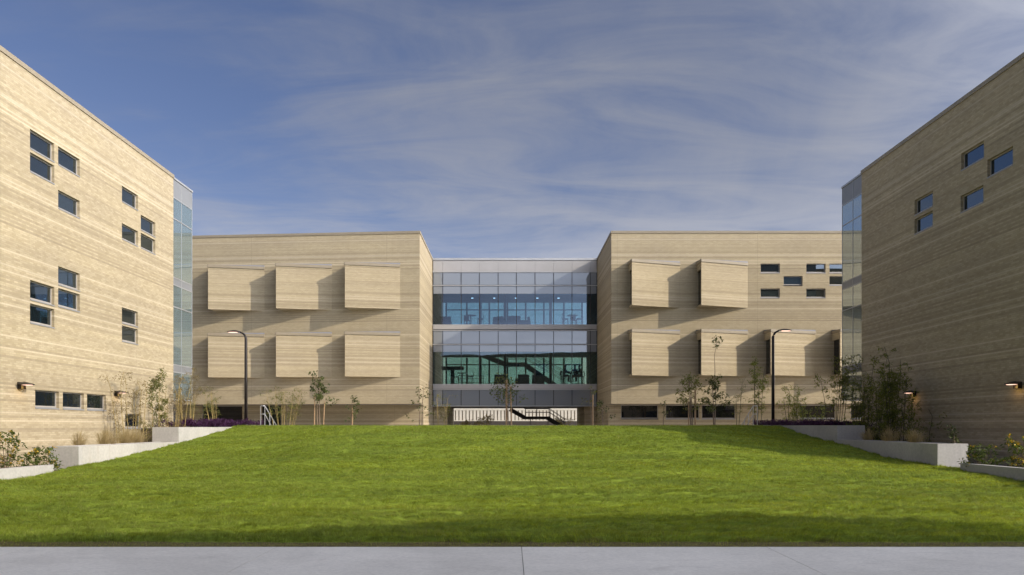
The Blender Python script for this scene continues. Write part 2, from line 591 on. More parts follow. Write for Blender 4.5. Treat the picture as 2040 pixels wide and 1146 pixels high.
def window(parent, loc, rz, w, h, glass='winglass', sillh=.07, recess=.10, mull=()):
    """window (frame) > pane, sill; local x along the wall from the opening's left, -y outwards, z from the opening's foot"""
    key = (round(w, 3), round(h, 3), glass, mull)
    if key not in _win:
        f = MB(); t = .045
        y0, y1 = recess, recess + .06
        z0 = sillh
        f.box(0, w, y0, y1, z0, z0 + t); f.box(0, w, y0, y1, h - t, h)
        f.box(0, t, y0, y1, z0 + t, h - t); f.box(w - t, w, y0, y1, z0 + t, h - t)
        for m in mull:
            f.box(m - t / 2, m + t / 2, y0, y1, z0 + t, h - t)
        p = MB(); p.box(t, w - t, y0 + .025, y0 + .045, z0 + t, h - t)
        s = MB()
        s.poly([(0, -.02, 0), (w, -.02, 0), (w, -.02, sillh * .6), (0, -.02, sillh * .6)])
        s.box(.002, w - .002, -.02, y1, 0.002, sillh * .6)
        s.box(.002, w - .002, y0 - .01, y1, sillh * .6, sillh)
        _win[key] = (f.mesh('window', 'frame'), p.mesh('pane', glass), s.mesh('sill', 'sill'))
    fm, pm, sm = _win[key]
    o = link('window', fm, parent, loc, rz)
    link('pane', pm, o)
    link('sill', sm, o)
    return o


# ------------------------------------------------------------------ setting: ground, pavement, plaza, beds
ROOF = 12.18
g = MB(); g.quad((-3000, -1500, -1.80), (3000, -1500, -1.80), (3000, 4500, -1.80), (-3000, 4500, -1.80))
g.build('ground', 'ground', kind='structure')

pv = MB(); pv.box(-42, 42, -20, 10.28, -1.78, -1.672)
pave = pv.build('pavement', 'joint', kind='structure')
slab = MB()
J = .008
slab.box(J / 2, 3.34 - J / 2, 0, 6.6, 0, .022)
slab_me = slab.mesh('concrete_slab', 'pave')
for i in range(-8, 9):
    for (yy) in (3.68, -2.94):
        link('concrete_slab', slab_me, pave, (.15 + 3.34 * i, yy, -1.672), bevel=.006)
bd = MB(); bd.box(-60, 60, -45, -3.1, -1.67, -1.655)
bd.build('path', 'pave', kind='structure')

pz = MB(); pz.box(-70, 70, 37.62, 160, -1.78, -.06)
pz.build('plaza', 'pave', kind='structure')
kb = MB(); kb.box(-12.9, 12.9, 37.3, 37.6, -.6, .045)
kb.build('kerb', 'conc', kind='structure', bevel=.01)

sl = MB()
for sx in (-1, 1):
    xa, xb = (-16.38, -13.42) if sx < 0 else (13.22, 16.78)
    sl.box(xa, xb, 12, 33.4, -1.78, -1.34)
    sl.box(xa, xb, 33.4, 37.62, -1.78, -.10)
sl.build('planting_bed', 'soil', kind='structure')

# ------------------------------------------------------------------ lawn
def vnoise(x, y, seed):
    """value noise on numpy arrays"""
    xi, yi = np.floor(x).astype(int), np.floor(y).astype(int)
    fx, fy = x - xi, y - yi
    fx, fy = fx * fx * (3 - 2 * fx), fy * fy * (3 - 2 * fy)

    def h(a, b):
        n = (a * 374761393 + b * 668265263 + seed * 1274126177) & 0x7fffffff
        n = ((n ^ (n >> 13)) * 1274126177) & 0x7fffffff
        return ((n ^ (n >> 16)) & 0xffff) / 65535.0
    return (h(xi, yi) * (1 - fx) + h(xi + 1, yi) * fx) * (1 - fy) + (h(xi, yi + 1) * (1 - fx) + h(xi + 1, yi + 1) * fx) * fy


def edge_y(x):
    return 10.86 + .10 * (vnoise(x * .5, x * 0, 3) - .5) + .10 * (vnoise(x * 2.6, x * 0, 5) - .5)


def lawn_z(x, y, bumps=True):
    s = np.clip((np.abs(x) - 5.0) / 8.0, 0, 1); s = s * s * (3 - 2 * s)
    yc = 30.3 + 5.9 * s
    t = np.clip((y - 10.6) / (yc - 10.6), 0, 1)
    S = t * t
    z = -1.60 + 1.605 * S
    over = np.clip(y - yc, 0, 9)
    z = z - .014 * over
    e = np.clip((y - edge_y(x)) / .10, 0, 1); e = e * e * (3 - 2 * e)
    z = np.where(y < 11.4, (-1.668) * (1 - e) + z * e, z)
    if bumps:
        b = (vnoise(x * .9, y * 3.2, 1) - .5) * .045 + (vnoise(x * 2.4, y * 9.5, 2) - .5) * .045 + (vnoise(x * .3, y * .6, 4) - .5) * .09
        q1 = 1 - np.abs(2 * vnoise(x * .8 + 40, y * 2.8 + vnoise(x * .6, y * 1.1, 77) * 2.2, 61) - 1)
        q2 = 1 - np.abs(2 * vnoise(x * 1.7 + 9, y * 6.5 + vnoise(x * 1.3, y * 2.1, 78) * 1.6, 62) - 1)
        b = b - .055 * np.clip((q1 - .80) / .2, 0, 1) - .040 * np.clip((q2 - .80) / .2, 0, 1)
        z = z + b * np.clip((y - 10.8) / .5, 0.12, 1) * np.clip((yc + 1 - y) / 3, .25, 1)
    return z


NX, NY = 380, 620
gx = np.linspace(-13.3, 13.25, NX)
gy = 10.27 + (37.35 - 10.27) * np.linspace(0, 1, NY) ** 1.45
GX, GY = np.meshgrid(gx, gy)
GZ = lawn_z(GX, GY)
me = bpy.data.meshes.new('lawn')
idx = np.arange(NX * NY).reshape(NY, NX)
F = np.stack([idx[:-1, :-1], idx[:-1, 1:], idx[1:, 1:], idx[1:, :-1]], -1).reshape(-1, 4)
me.from_pydata(np.stack([GX, GY, GZ], -1).reshape(-1, 3).tolist(), [], F.tolist())
me.materials.append(M['turf'])
me.polygons.foreach_set('use_smooth', [True] * len(me.polygons))
lawn = link('lawn', me, kind='structure')


def blades(n):
    """grass blades as one mesh of single triangles, wider and sparser with distance"""
    u = rng.random(n)
    y0, y1, k = 10.25, 36.9, 0.75                       # density ~ y^-(1+k)
    y = (y0 ** -k + u * (y1 ** -k - y0 ** -k)) ** (-1 / k)
    half = np.minimum(13.2, y * .71 + 1.2)
    x = (rng.random(n) * 2 - 1) * half
    strip = y < edge_y(x) - .02
    keep = (~strip) | (rng.random(n) < .30)
    x, y, strip = x[keep], y[keep], strip[keep]
    n = len(x)
    z = lawn_z(x, y)
    tuft = vnoise(x * 2.4, y * 9.5, 2); tuft2 = vnoise(x * .9, y * 3.2, 1); broad = vnoise(x * .22, y * .7, 9)
    edge = np.clip(1 - (y - edge_y(x)) / .5, 0, 1) * (y > edge_y(x) - .02)
    h = (.030 + .036 * rng.random(n)) * (.34 + .75 * tuft + .45 * tuft2) * (1 + .35 * edge)
    h = np.where(strip, .012 + .018 * rng.random(n), h)
    w = (.0028 + .0030 * rng.random(n)) * (y / 10) ** 1.15
    a = rng.random(n) * 2 * np.pi
    lean = (.4 + rng.random(n) * 1.4) * h * (1 - .5 * edge)
    la = rng.normal(.4, .7, n) + np.pi * (vnoise(x * .5, y * 1.2, 12) - .5) * 2 + np.pi * (vnoise(x * 8, y * 11, 43) - .5) * 1.6
    dx, dy = np.cos(a) * w / 2, np.sin(a) * w / 2
    V = np.empty((n, 3, 3))
    V[:, 0] = np.stack([x - dx, y - dy, z - .012], -1)
    V[:, 1] = np.stack([x + dx, y + dy, z - .012], -1)
    V[:, 2] = np.stack([x + np.cos(la) * lean, y + np.sin(la) * lean, z + h], -1)
    me = bpy.data.meshes.new('grass')
    me.vertices.add(3 * n); me.loops.add(3 * n); me.polygons.add(n)
    me.vertices.foreach_set('co', V.reshape(-1))
    me.loops.foreach_set('vertex_index', np.arange(3 * n, dtype=np.int32))
    me.polygons.foreach_set('loop_start', np.arange(0, 3 * n, 3, dtype=np.int32))
    me.polygons.foreach_set('loop_total', np.full(n, 3, dtype=np.int32))
    # each blade's own colour, with the lawn's brighter right side painted in
    r = rng.random(n)
    fresh = np.array([.275, .335, .046]); deep = np.array([.150, .205, .036]); dry = np.array([.38, .34, .14]); yel = np.array([.295, .325, .034])
    m = np.clip(.25 + .7 * broad + .35 * (r - .5), 0, 1)[:, None]
    c = deep * (1 - m) + fresh * m
    p = np.clip((vnoise(x * .8, y * 1.9, 21) - .55 + .022 * x) * 2.0, 0, 1)[:, None]  # yellower towards the right, standing in for stronger light
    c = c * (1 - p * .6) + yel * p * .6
    isdry = (rng.random(n) < .035 + .10 * np.clip(vnoise(x * .9, y * 3.1, 31) - .62, 0, 1) * 3) | (strip & (rng.random(n) < .5))
    c[isdry] = dry * (.6 + .5 * rng.random((isdry.sum(), 1)))
    cl = vnoise(x * 5, y * 20, 41)
    cl2 = vnoise(x * 22, y * 38, 47); mow = vnoise(x * .12, y * 3.4, 49)
    c = c * (.74 + .52 * cl)[:, None] * (.55 + .9 * cl2)[:, None] * (.86 + .28 * mow)[:, None] * (.85 + .3 * rng.random((n, 1)))
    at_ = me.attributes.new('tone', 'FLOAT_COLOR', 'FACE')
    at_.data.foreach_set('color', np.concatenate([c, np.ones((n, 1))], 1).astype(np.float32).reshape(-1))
    me.materials.append(M['grass'])
    me.update(); me.validate()
    o = link('grass', me, kind='stuff')
    o['label'] = 'short mown green grass covering the sloping lawn'
    o['category'] = 'grass'


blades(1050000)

# ------------------------------------------------------------------ concrete planters and low walls
def planter(label, sx, x_in, x_out, y0, y1, top, mat):
    """long planter of concrete: lawn-side wall, end wall, back wall, soil inside"""
    r = thing('concrete_planter', label, 'planter', (sx * (x_in + x_out) / 2, y0, -1.78), group='stepped concrete planters beside the lawn')
    ox, oz = r.location.x, -1.78
    xa, xb = sorted((sx * x_in - ox, sx * x_out - ox))
    t = .2
    li = (xa, xa + t) if sx > 0 else (xb - t, xb)          # lawn side
    lo = (xb - t, xb) if sx > 0 else (xa, xa + t)
    L = y1 - y0
    mb = MB(); mb.box(li[0], li[1], t, L, 0, top - oz); mb.build('side_wall', mat, r, bevel=.012)
    mb = MB(); mb.box(xa, xb, 0, t - .002, 0, top - oz); mb.build('end_wall', 'conc', r, bevel=.012)
    mb = MB(); mb.box(lo[0], lo[1], t, L, 0, top - oz); mb.build('back_wall', 'conc', r, bevel=.012)
    mb = MB(); mb.box(xa + t + .002, xb - t - .002, t + .002, L, 0, top - oz - .05); mb.build('soil', 'soil', r)
    return r


planter('upper concrete planter left of the lawn with its sunlit side at the crest', -1, 13.22, 14.27, 30.0, 37.28, -.045, 'conc')
planter('lower concrete planter left of the lawn, rust stained and filled with straw grasses', -1, 13.22, 14.14, 23.05, 29.99, -.625, 'concstain')
planter('upper concrete planter right of the lawn, in shade at the crest', 1, 13.02, 14.12, 30.0, 37.28, .03, 'conc')
planter('lower concrete planter right of the lawn, in shade under straw grasses', 1, 13.02, 13.95, 22.95, 29.99, -.54, 'conc')
for sx, xi, top, lab in ((-1, 13.22, -1.115, 'low sunlit concrete wall at the left end of the lawn'), (1, 13.02, -1.075, 'low shaded concrete wall at the right end of the lawn')):
    o = thing('low_wall', lab, 'wall', (sx * xi, 14, -1.78))
    mb = MB()
    xs = sorted((0, sx * .22))
    for k in range(2):
        mb = MB(); mb.box(xs[0], xs[1], k * 3.9 + .004 * k, (k + 1) * 3.9 - .004, 0, top + 1.78); mb.build('wall_section', 'conc', o, bevel=.012)


# ------------------------------------------------------------------ wings at both sides
BAY_ROWS = [(1.35, 2.62, 'g'), (2.66, 2.98, 'm'), (3.02, 5.80, 'g'), (5.86, 6.88, 'g'), (6.92, 7.24, 'm'), (7.28, 10.10, 'g'), (10.16, 11.13, 'g'), (11.18, 12.04, 'm')]


def glass_bay(parent, sx, x, y0, y1, ym):
    """glazed end bay: panes, metal panels, mullions and transoms on the courtyard face; far and back faces closed"""
    core = MB()
    core.box(min(x - sx * -.10, x + sx * 6), max(x + sx * .10, x + sx * 6), y0 + .01, y1 - .10, 1.36, 12.0)
    core.build('bay_core', 'soffit', parent)
    w1, w2 = ym - y0, y1 - ym
    for (za, zb, kind) in BAY_ROWS:
        for (ya, yb) in ((y0, ym), (ym, y1)):
            q = MB(); q.box(min(x, x + sx * .03), max(x, x + sx * .03), ya + .012, yb - .012, za, zb)
            q.build('metal_panel' if kind == 'm' else 'glass_pane', 'baypanel' if kind == 'm' else 'bayglass', parent)
        q = MB(); q.box(min(x + sx * .03, x + sx * 6), max(x + sx * .03, x + sx * 6), y1 - .06, y1 - .03, za, zb)
        q.build('end_panel', 'baypanel' if kind == 'm' else 'bayglass', parent)
    for yy in (ym, y1 - .012):
        q = MB(); q.box(min(x - sx * .012, x + sx * .09), max(x - sx * .012, x + sx * .09), yy - .013, yy + .013, 1.34, 12.05)
        q.build('mullion', 'metal', parent)
    for zz_ in (2.64, 3.0, 5.83, 6.90, 7.26, 10.13, 11.155):
        q = MB(); q.box(min(x - sx * .016, x + sx * .088), max(x - sx * .016, x + sx * .088), y0, y1 - .03, zz_ - .024, zz_ + .024)
        q.build('transom', 'metal', parent)
    q = MB(); q.box(min(x - sx * .04, x + sx * 6.05), max(x - sx * .04, x + sx * 6.05), y0 + .005, y1 + .03, 12.05, 12.14)
    q.build('bay_coping', 'metal', parent)
    q = MB(); q.box(min(x - sx * .01, x + sx * 6.0), max(x - sx * .01, x + sx * 6.0), y0 + .008, y1 - .02, 1.28, 1.34)
    q.build('bay_soffit', 'metal', parent)


def wing(sx, X, y_far, y_tall, y_near, added_annex_h, wins, lab):
    """brick wing; courtyard face in the plane x = X, body outwards; wins are (y0, y1, z0, z1)"""
    r = thing('wing_building', lab, 'building')
    N = Vector((-sx, 0, 0))
    mb = MB()
    zb = -1.78
    wall(mb, (X, 0, 0), (0, 1, 0), N, y_tall, y_far, zb, ROOF - .12, wins, .17)
    wall(mb, (X, y_far, 0), (sx, 0, 0), (0, 1, 0), 0, 14, zb, ROOF - .12)
    wall(mb, (X, y_tall, 0), (sx, 0, 0), (0, -1, 0), 0, 14, added_annex_h if added_annex_h else zb, ROOF - .12)
    wall(mb, (X + sx * 14, 0, 0), (0, 1, 0), -N, y_near, y_far, zb, ROOF - .12)
    if added_annex_h:
        wall(mb, (X, 0, 0), (0, 1, 0), N, y_near, y_tall, zb, added_annex_h)
        wall(mb, (X, y_near, 0), (sx, 0, 0), (0, -1, 0), 0, 14, zb, added_annex_h)
    mb.build('brick_wall', 'brick', r)
    xa, xb = sorted((X, X + sx * 14))
    rb = MB(); rb.box(xa + .3, xb - .3, y_tall + .3, y_far - .3, ROOF - .5, ROOF - .3); rb.build('roof', 'roof', r)
    if added_annex_h:
        rb = MB(); rb.box(xa + .01, xb - .01, y_near + .01, y_tall - .01, added_annex_h - .2, added_annex_h - .02); rb.build('added_annex_roof', 'roof', r)
    # coping in lengths, each a piece
    n = max(2, int((y_far - y_tall) / 3.05))
    L = (y_far + .03 - y_tall) / n
    ce = MB(); xs = sorted((-sx * .035, sx * .32)); ce.box(xs[0], xs[1], .003, L - .003, 0, .16)
    cm = ce.mesh('coping', 'coping')
    for i in range(n):
        link('coping', cm, r, (X, y_tall + i * L, ROOF - .12))
    xs = sorted((X + sx * .33, X + sx * 14.03))
    ce = MB(); ce.box(xs[0], xs[1], y_far - .30, y_far + .03, ROOF - .12, ROOF + .04); ce.build('coping', 'coping', r)
    ce = MB(); ce.box(xs[0], xs[1], y_tall - .03, y_tall + .30, ROOF - .12, ROOF + .04); ce.build('coping', 'coping', r)
    for (ya, yb, za, zb_) in wins:
        if sx < 0:
            window(r, (X, ya, za), R(90), yb - ya, zb_ - za)
        else:
            window(r, (X, yb, za), R(-90), yb - ya, zb_ - za)
    return r


LX, RX = -16.4, 16.8
W1 = 1.37
U3 = [(10.14, .69), (9.36, .69), (8.585, .69)]


def row(top, h=.69):
    return (top - h, top)


lw = []
for (ya, tops) in ((25.70, (10.15, 9.36, 4.99, 4.19)), (27.30, (10.15, 8.57, 5.80, 5.01)), (31.78, (10.15, 8.57, 5.02, 4.25)), (33.40, (9.38, 8.58))):
    for tp in tops:
        lw.append((ya, ya + W1, tp - .69, tp))
for ya in (25.98, 27.58, 29.16):
    lw.append((ya, ya + W1, .60, 1.25))
lw.append((32.05, 33.42, -.13, .52))
lw.append((33.75, 35.12, -.90, -.25))
wing_l = wing(-1, LX, 36.63, 14.0, 14.0, None, lw, 'sunlit buff brick wing on the left with scattered small windows')
glass_bay(wing_l, -1, LX - .03, 36.63, 38.85, 37.6)

rw = []
for (ya, tp) in ((26.72, 10.15), (25.18, 9.37), (26.75, 8.58), (29.96, 9.38), (29.96, 8.59)):
    rw.append((ya, ya + 1.35, tp - .66, tp))
wing_r = wing(1, RX, 36.03, 24.5, 22.24, 5.1, rw, 'shaded buff brick wing on the right with five small windows')  # near end and low annex added out of view to shape the lawn shadow
glass_bay(wing_r, 1, RX + .03, 36.03, 38.2, 37.0)


# ------------------------------------------------------------------ blocks left and right of the glass link
def oriel(parent, A, U, N, width, p, z0, z1, slot):
    """wedge-shaped brick box on a wall: flush at its right end, standing out p at its left end"""
    A, U, N = Vector(A), Vector(U), Vector(N)          # A: foot of the left end on the wall plane (z = 0)
    Zv = Vector((0, 0, 1))
    o = A + N * p
    b = A + U * width
    cap = .17
    zt = z1 - cap
    mb = MB()
    fd = (b - o).normalized(); fl = (b - o).length
    fn = Vector((-fd.y, fd.x, 0)) * -1
    if fn.dot(N) < 0:
        fn = -fn
    wall(mb, o, fd, fn, 0, fl, z0, zt, (), .1, uoff=A.x)
    # side: brick lintel above, thin front edge, window between
    sd_ = N
    hz = zt - .42
    ea = p - .14
    wall(mb, A, sd_, -U, 0, p, hz, zt)
    wall(mb, A, sd_, -U, ea, p, z0, hz)
    wall(mb, A, sd_, -U, 0, p, z0, z0 + .10)
    mb.poly([A + Zv * z0, b + Zv * z0, o + Zv * z0])                       # underside
    body = mb.build('oriel_box', 'brick2', parent)
    g_ = MB()
    q0, q1 = A + U * .10 + N * .02, A + U * .10 + N * (ea - .02)
    g_.quad(q0 + Zv * (z0 + .1), q1 + Zv * (z0 + .1), q1 + Zv * hz, q0 + Zv * hz)
    g_.build('side_window', 'lowglass', body)
    # inner edge that closes the recessed slot
    e = MB()
    e.obox(A + N * (ea + .0) + U * .05 + Zv * ((z0 + .1 + hz) / 2), U * .05, N * .015, Zv * ((hz - z0 - .1) / 2))
    e.build('jamb', 'frame', body)
    # metal fascia along the front and the side, and the sloping metal roof that meets the wall higher up
    off = .03
    c = MB()
    o2 = o + fn * off - U * .02 - fd * .01
    b2 = b + fn * off
    c.obox((o2 + b2) / 2 + Zv * (z1 - cap / 2), (b2 - o2) / 2, fn * .03, Zv * (cap / 2))
    sA, sB = A - U * .03, o - U * .03 + N * .02
    c.obox((sA + sB) / 2 + Zv * (z1 - cap / 2), (sB - sA) / 2, U * .03, Zv * (cap / 2 - .002))
    c.build('fascia', 'coping', body)
    rf = MB()
    rise = .11
    t0, t1 = A + Zv * (z1 - .01 + rise), b + Zv * (z1 - .01 + rise)
    f0, f1 = o2 + Zv * (z1 - .012), b2 + Zv * (z1 - .012)
    rf.quad(f0, f1, t1, t0)
    rf.poly([A - U * .03 + Zv * (z1 - .02), sB + Zv * (z1 - .02), t0 - U * .03])
    rf.poly([b2 + Zv * (z1 - .05), b + U * .01 + N * .002 + Zv * (z1 - .05), t1 + N * .002])
    rf.build('sloped_roof', 'flash', body)


def coping_run(parent, a, b, n, out, ztop, h=.15, w=.35):
    a, b, out = Vector(a), Vector(b), Vector(out)
    d = b - a
    for i in range(n):
        p, q = a + d * (i / n), a + d * ((i + 1) / n)
        e = d.normalized() * .003
        c = MB(); c.obox((p + q) / 2 + out * (.035 - w / 2) + Vector((0, 0, ztop - h / 2)), (q - p) / 2 - e, out * (w / 2), (0, 0, h / 2))
        c.build('coping', 'coping', parent)


BY = 47.1
ZB = 1.38
LINKY = 54.7
# --- right block
XB = 6.31
rb_ = thing('brick_block', 'right brick block with six angled wall boxes and a field of small windows', 'building')
mb = MB()
wr = []
cols = [(15.64, 16.85), (17.08, 18.27), (18.50, 19.71), (19.95, 21.15)]
rows = [(9.55, 10.17), (8.77, 9.39), (7.99, 8.61)]
for c_, r_ in ((0, 0), (2, 0), (3, 0), (1, 1), (3, 1), (0, 2), (2, 2)):
    wr.append((*cols[c_], *rows[r_]))
wall(mb, (0, BY, 0), (1, 0, 0), (0, -1, 0), XB, 31, ZB, ROOF - .12, wr, .17)
REC_R = 1.35
low = [(7.10, 9.50, .42, 1.36), (9.98, 12.15, .42, 1.36), (12.30, 14.47, .42, 1.36), (18.60, 20.92, .42, 1.36), (21.9, 24.2, .42, 1.36)]
wall(mb, (0, BY + REC_R, 0), (1, 0, 0), (0, -1, 0), XB, 31, -.3, ZB, low, .12)
wall(mb, (XB, 0, 0), (0, 1, 0), (-1, 0, 0), BY, LINKY + 8, ZB, ROOF - .12)
wall(mb, (XB, 0, 0), (0, 1, 0), (-1, 0, 0), BY + REC_R, LINKY + 8, -.3, ZB)
wall(mb, (0, LINKY + 8, 0), (1, 0, 0), (0, 1, 0), XB, 31, -.3, ROOF - .12)
wall(mb, (31, 0, 0), (0, 1, 0), (1, 0, 0), BY, LINKY + 8, -.3, ROOF - .12)
mb.build('brick_wall', 'brick2', rb_)
s_ = MB(); s_.box(XB + .01, 31, BY + .01, BY + REC_R - .005, ZB + .004, ZB + .1); s_.build('soffit', 'soffit', rb_)
s_ = MB(); s_.box(XB + .3, 30.7, BY + .3, LINKY + 7.7, ROOF - .5, ROOF - .3); s_.build('roof', 'roof', rb_)
coping_run(rb_, (XB - .03, BY, 0), (31, BY, 0), 8, (0, -1, 0), ROOF + .03)
coping_run(rb_, (XB, BY + .36, 0), (XB, LINKY + 8, 0), 5, (-1, 0, 0), ROOF + .03)
for w_ in wr:
    window(rb_, (w_[0], BY, w_[2]), 0, w_[1] - w_[0], w_[3] - w_[2])
for w_ in low:
    window(rb_, (w_[0], BY + REC_R, w_[2]), 0, w_[1] - w_[0], w_[3] - w_[2], 'lowglass', recess=.05)
for k in range(2):
    oriel(rb_, (7.41 + 4.24 * k, BY, 0), (1, 0, 0), (0, -1, 0), 3.19, 1.15, 7.39, 10.20, True)
for k in range(4):
    oriel(rb_, (7.41 + 4.24 * k, BY, 0), (1, 0, 0), (0, -1, 0), 3.19, 1.15, 3.11, 5.92, True)

# --- left block (its front stands 4.7 degrees askew)
XL = -5.68
lb = thing('brick_block', 'left brick block with six angled wall boxes in two rows', 'building')
a_ = R(4.7)
Ul = Vector((math.cos(a_), -math.sin(a_), 0)); Nl = Vector((-math.sin(a_), -math.cos(a_), 0))
OL = Vector((XL, BY, 0))
mb = MB()
wall(mb, OL, Ul, Nl, -27, 0, ZB, ROOF - .12)
REC_L = 2.05
Or = OL - Nl * REC_L
u_end = (XL - Or.x) / Ul.x
dY = LINKY - Or.y
dr = [(-15.2, -12.4, .0, 1.36), (-17.55, -16.9, -.05, 1.36), (-11.05, -9.75, -.28, 1.36)]
wall(mb, Or, Ul, Nl, -27, u_end, -.3, ZB, dr, .2)
wall(mb, (XL, 0, 0), (0, 1, 0), (1, 0, 0), BY, LINKY + 8, ZB, ROOF - .12)
wall(mb, (XL, 0, 0), (0, 1, 0), (1, 0, 0), (Or + Ul * u_end).y, LINKY + 8, -.3, ZB)
wall(mb, (0, LINKY + 8, 0), (1, 0, 0), (0, 1, 0), -33, XL, -.3, ROOF - .12)
mb.build('brick_wall', 'brick2', lb)
s_ = MB()
pa, pb = OL + Ul * -27, OL
s_.poly([tuple(p + Vector((0, 0, ZB + .004))) for p in (pa, pb, Or + Ul * u_end, Or + Ul * -27)][::-1])
s_.build('soffit', 'soffit', lb)
s_ = MB(); s_.poly([(-32, 49.6, ROOF - .4), (XL - .3, 47.7, ROOF - .4), (XL - .3, LINKY + 7.7, ROOF - .4), (-32, LINKY + 7.7, ROOF - .4)]); s_.build('roof', 'roof', lb)
coping_run(lb, OL + Ul * -27, OL + Ul * .03, 9, Nl, ROOF + .03)
coping_run(lb, (XL, BY + .33, 0), (XL, LINKY + 8, 0), 5, (1, 0, 0), ROOF + .03)
for i, (s0, kind) in enumerate(((dr[0], 'lowglass'), (dr[1], 'lowglass'))):
    p = Or + Ul * s0[0]
    window(lb, (p.x, p.y, s0[2]), -a_, s0[1] - s0[0], s0[3] - s0[2], kind, recess=.1)
# glazed door in its recess
p = Or + Ul * dr[2][0]
dw, dh = dr[2][1] - dr[2][0], dr[2][3] - dr[2][2]
fr = MB(); fr.box(0, .06, .08, .16, 0, dh); fr.box(dw - .06, dw, .08, .16, 0, dh); fr.box(.06, dw - .06, .08, .16, dh - .07, dh); fr.box(dw / 2 - .03, dw / 2 + .03, .08, .16, 0, dh - .07)
d_o = link('door', fr.mesh('door', 'darksteel'), lb, (p.x, p.y, dr[2][2]), -a_)
fp = MB(); fp.box(.06, dw - .06, .11, .13, 0, dh - .07); link('pane', fp.mesh('pane', 'door'), d_o)
fh = MB(); fh.bar((dw / 2 - .1, .05, .6), (dw / 2 - .1, .05, 1.3), .03); fh.bar((dw / 2 - .1, .05, .65), (dw / 2 - .1, .1, .65), .02); fh.bar((dw / 2 - .1, .05, 1.25), (dw / 2 - .1, .1, 1.25), .02)
link('handle', fh.mesh('handle', 'steel'), d_o)
for (z0, z1) in ((7.34, 10.13), (3.07, 5.84)):
    for k in range(3):
        s0 = 4.478 + 4.385 * k
        oriel(lb, OL - Ul * s0, Ul, Nl, 3.24, .98, z0, z1, False)

# ------------------------------------------------------------------ glass link between the blocks
LY = LINKY
link_b = thing('glass_link', 'three storey glass walled link between the two brick blocks', 'building')
xs = [-5.62, -4.92, -3.585, -2.26, -.895, .437, 1.785, 3.135, 4.47, 5.80, 6.27]
BX0, BX1 = -5.66, 6.29
vis = [(7.38, 9.618, 'vision'), (3.06, 5.398, 'vision2')]
spn = [(9.622, 10.16, 'spandrel'), (5.402, 5.88, 'spandrel'), (10.27, 11.16, 'spandrel'), (5.98, 6.90, 'spandrel'), (1.48, 2.62, 'spandrel')]
for (za, zb, m_) in vis + spn:
    for i in range(len(xs) - 1):
        q = MB(); q.box(xs[i] + .014, xs[i + 1] - .014, LY + .02, LY + .045, za, zb)
        q.build('glass_pane', m_, link_b)
for i in range(len(xs) - 1):
    for (za, zb) in ((11.22, 12.02),):
        q = MB(); q.box(xs[i] + .006, xs[i + 1] - .006, LY - .01, LY + .04, za, zb); q.build('metal_panel', 'panel', link_b)
for (za, zb) in ((7.03, 7.31), (2.70, 2.98)):
    for i in range(0, len(xs) - 1):
        q = MB(); q.box(xs[i] + .004, xs[i + 1] - .004, LY - .03, LY + .04, za, zb); q.build('metal_panel', 'panel', link_b)
for x_ in xs:
    for (za, zb) in ((1.48, 2.66), (3.02, 6.92), (7.36, 11.18)):
        q = MB(); q.box(x_ - .022, x_ + .022, LY + .004, LY + .16, za, zb); q.build('mullion', 'darksteel', link_b)
for zz_ in (1.455, 2.65, 3.02, 5.93, 6.95, 7.345, 10.215, 11.19):
    q = MB(); q.box(BX0, BX1, LY - .03, LY + .06, zz_ - .03, zz_ + .03); q.build('transom', 'metal', link_b)
q = MB(); q.box(BX0, BX1, LY - .06, LY + .4, 12.04, 12.2); q.build('coping', 'metal', link_b)
# shadow boxes / bulkheads behind the upper glass of each storey
for (za, zb) in ((9.62, 10.16), (5.40, 5.88)):
    q = MB(); q.box(BX0 + .05, BX1 - .05, LY + .18, LY + .26, za, zb); q.build('bulkhead', 'shadowbox', link_b)
# slabs, ceilings, side walls, back glazing
BYK = 62.2
q = MB(); q.box(BX0 + .02, BX1 - .02, LY + .2, BYK, 1.46, 2.85); q.build('floor_slab', ['soffit'], link_b)
q = MB(); q.box(BX0 + .02, BX1 - .02, LY + .2, BYK, 2.85, 2.90); q.build('floor_finish', 'intdark', link_b)
q = MB(); q.box(BX0 + .02, BX1 - .02, LY + .27, BYK, 5.66, 7.12); q.build('floor_slab', 'ceil', link_b)
q = MB(); q.box(BX0 + .02, BX1 - .02, LY + .2, BYK, 7.125, 7.17); q.build('floor_finish', 'intdark', link_b)
q = MB(); q.box(BX0 + .02, BX1 - .02, LY + .27, BYK, 10.18, 11.9); q.build('ceiling_slab', 'ceil', link_b)
q = MB(); q.box(BX0 + .02, BX1 - .02, LY + .3, BYK, 11.91, 12.0); q.build('roof', 'roof', link_b)
bx = [-5.3, -3.6, -1.75, -.25, 1.25, 2.75, 4.4, 5.9]
for (za, zb) in ((2.92, 5.64), (7.19, 10.16)):
    for i in range(len(bx) - 1):
        q = MB(); q.box(bx[i] + .05, bx[i + 1] - .05, BYK - .06, BYK - .03, za, zb); q.build('back_pane', 'backvision', link_b)
    for x_ in bx:
        q = MB(); q.box(x_ - .065, x_ + .065, BYK - .14, BYK, za, zb); q.build('back_mullion', 'darksteel', link_b)
    q = MB(); q.box(-5.25, 5.85, BYK - .12, BYK + .002, zb - .62, zb - .54); q.build('back_transom', 'darksteel', link_b)
    q = MB(); q.box(-5.25, 5.85, BYK - .12, BYK + .002, za + .25, za + .31); q.build('back_transom', 'darksteel', link_b)
    for x_ in (-2.3, -.42, 3.05):
        q = MB(); q.tube([(x_, LY + 2.6, za), (x_, LY + 2.6, zb)], .11, 12); q.build('column', 'darksteel', link_b, smooth=True)
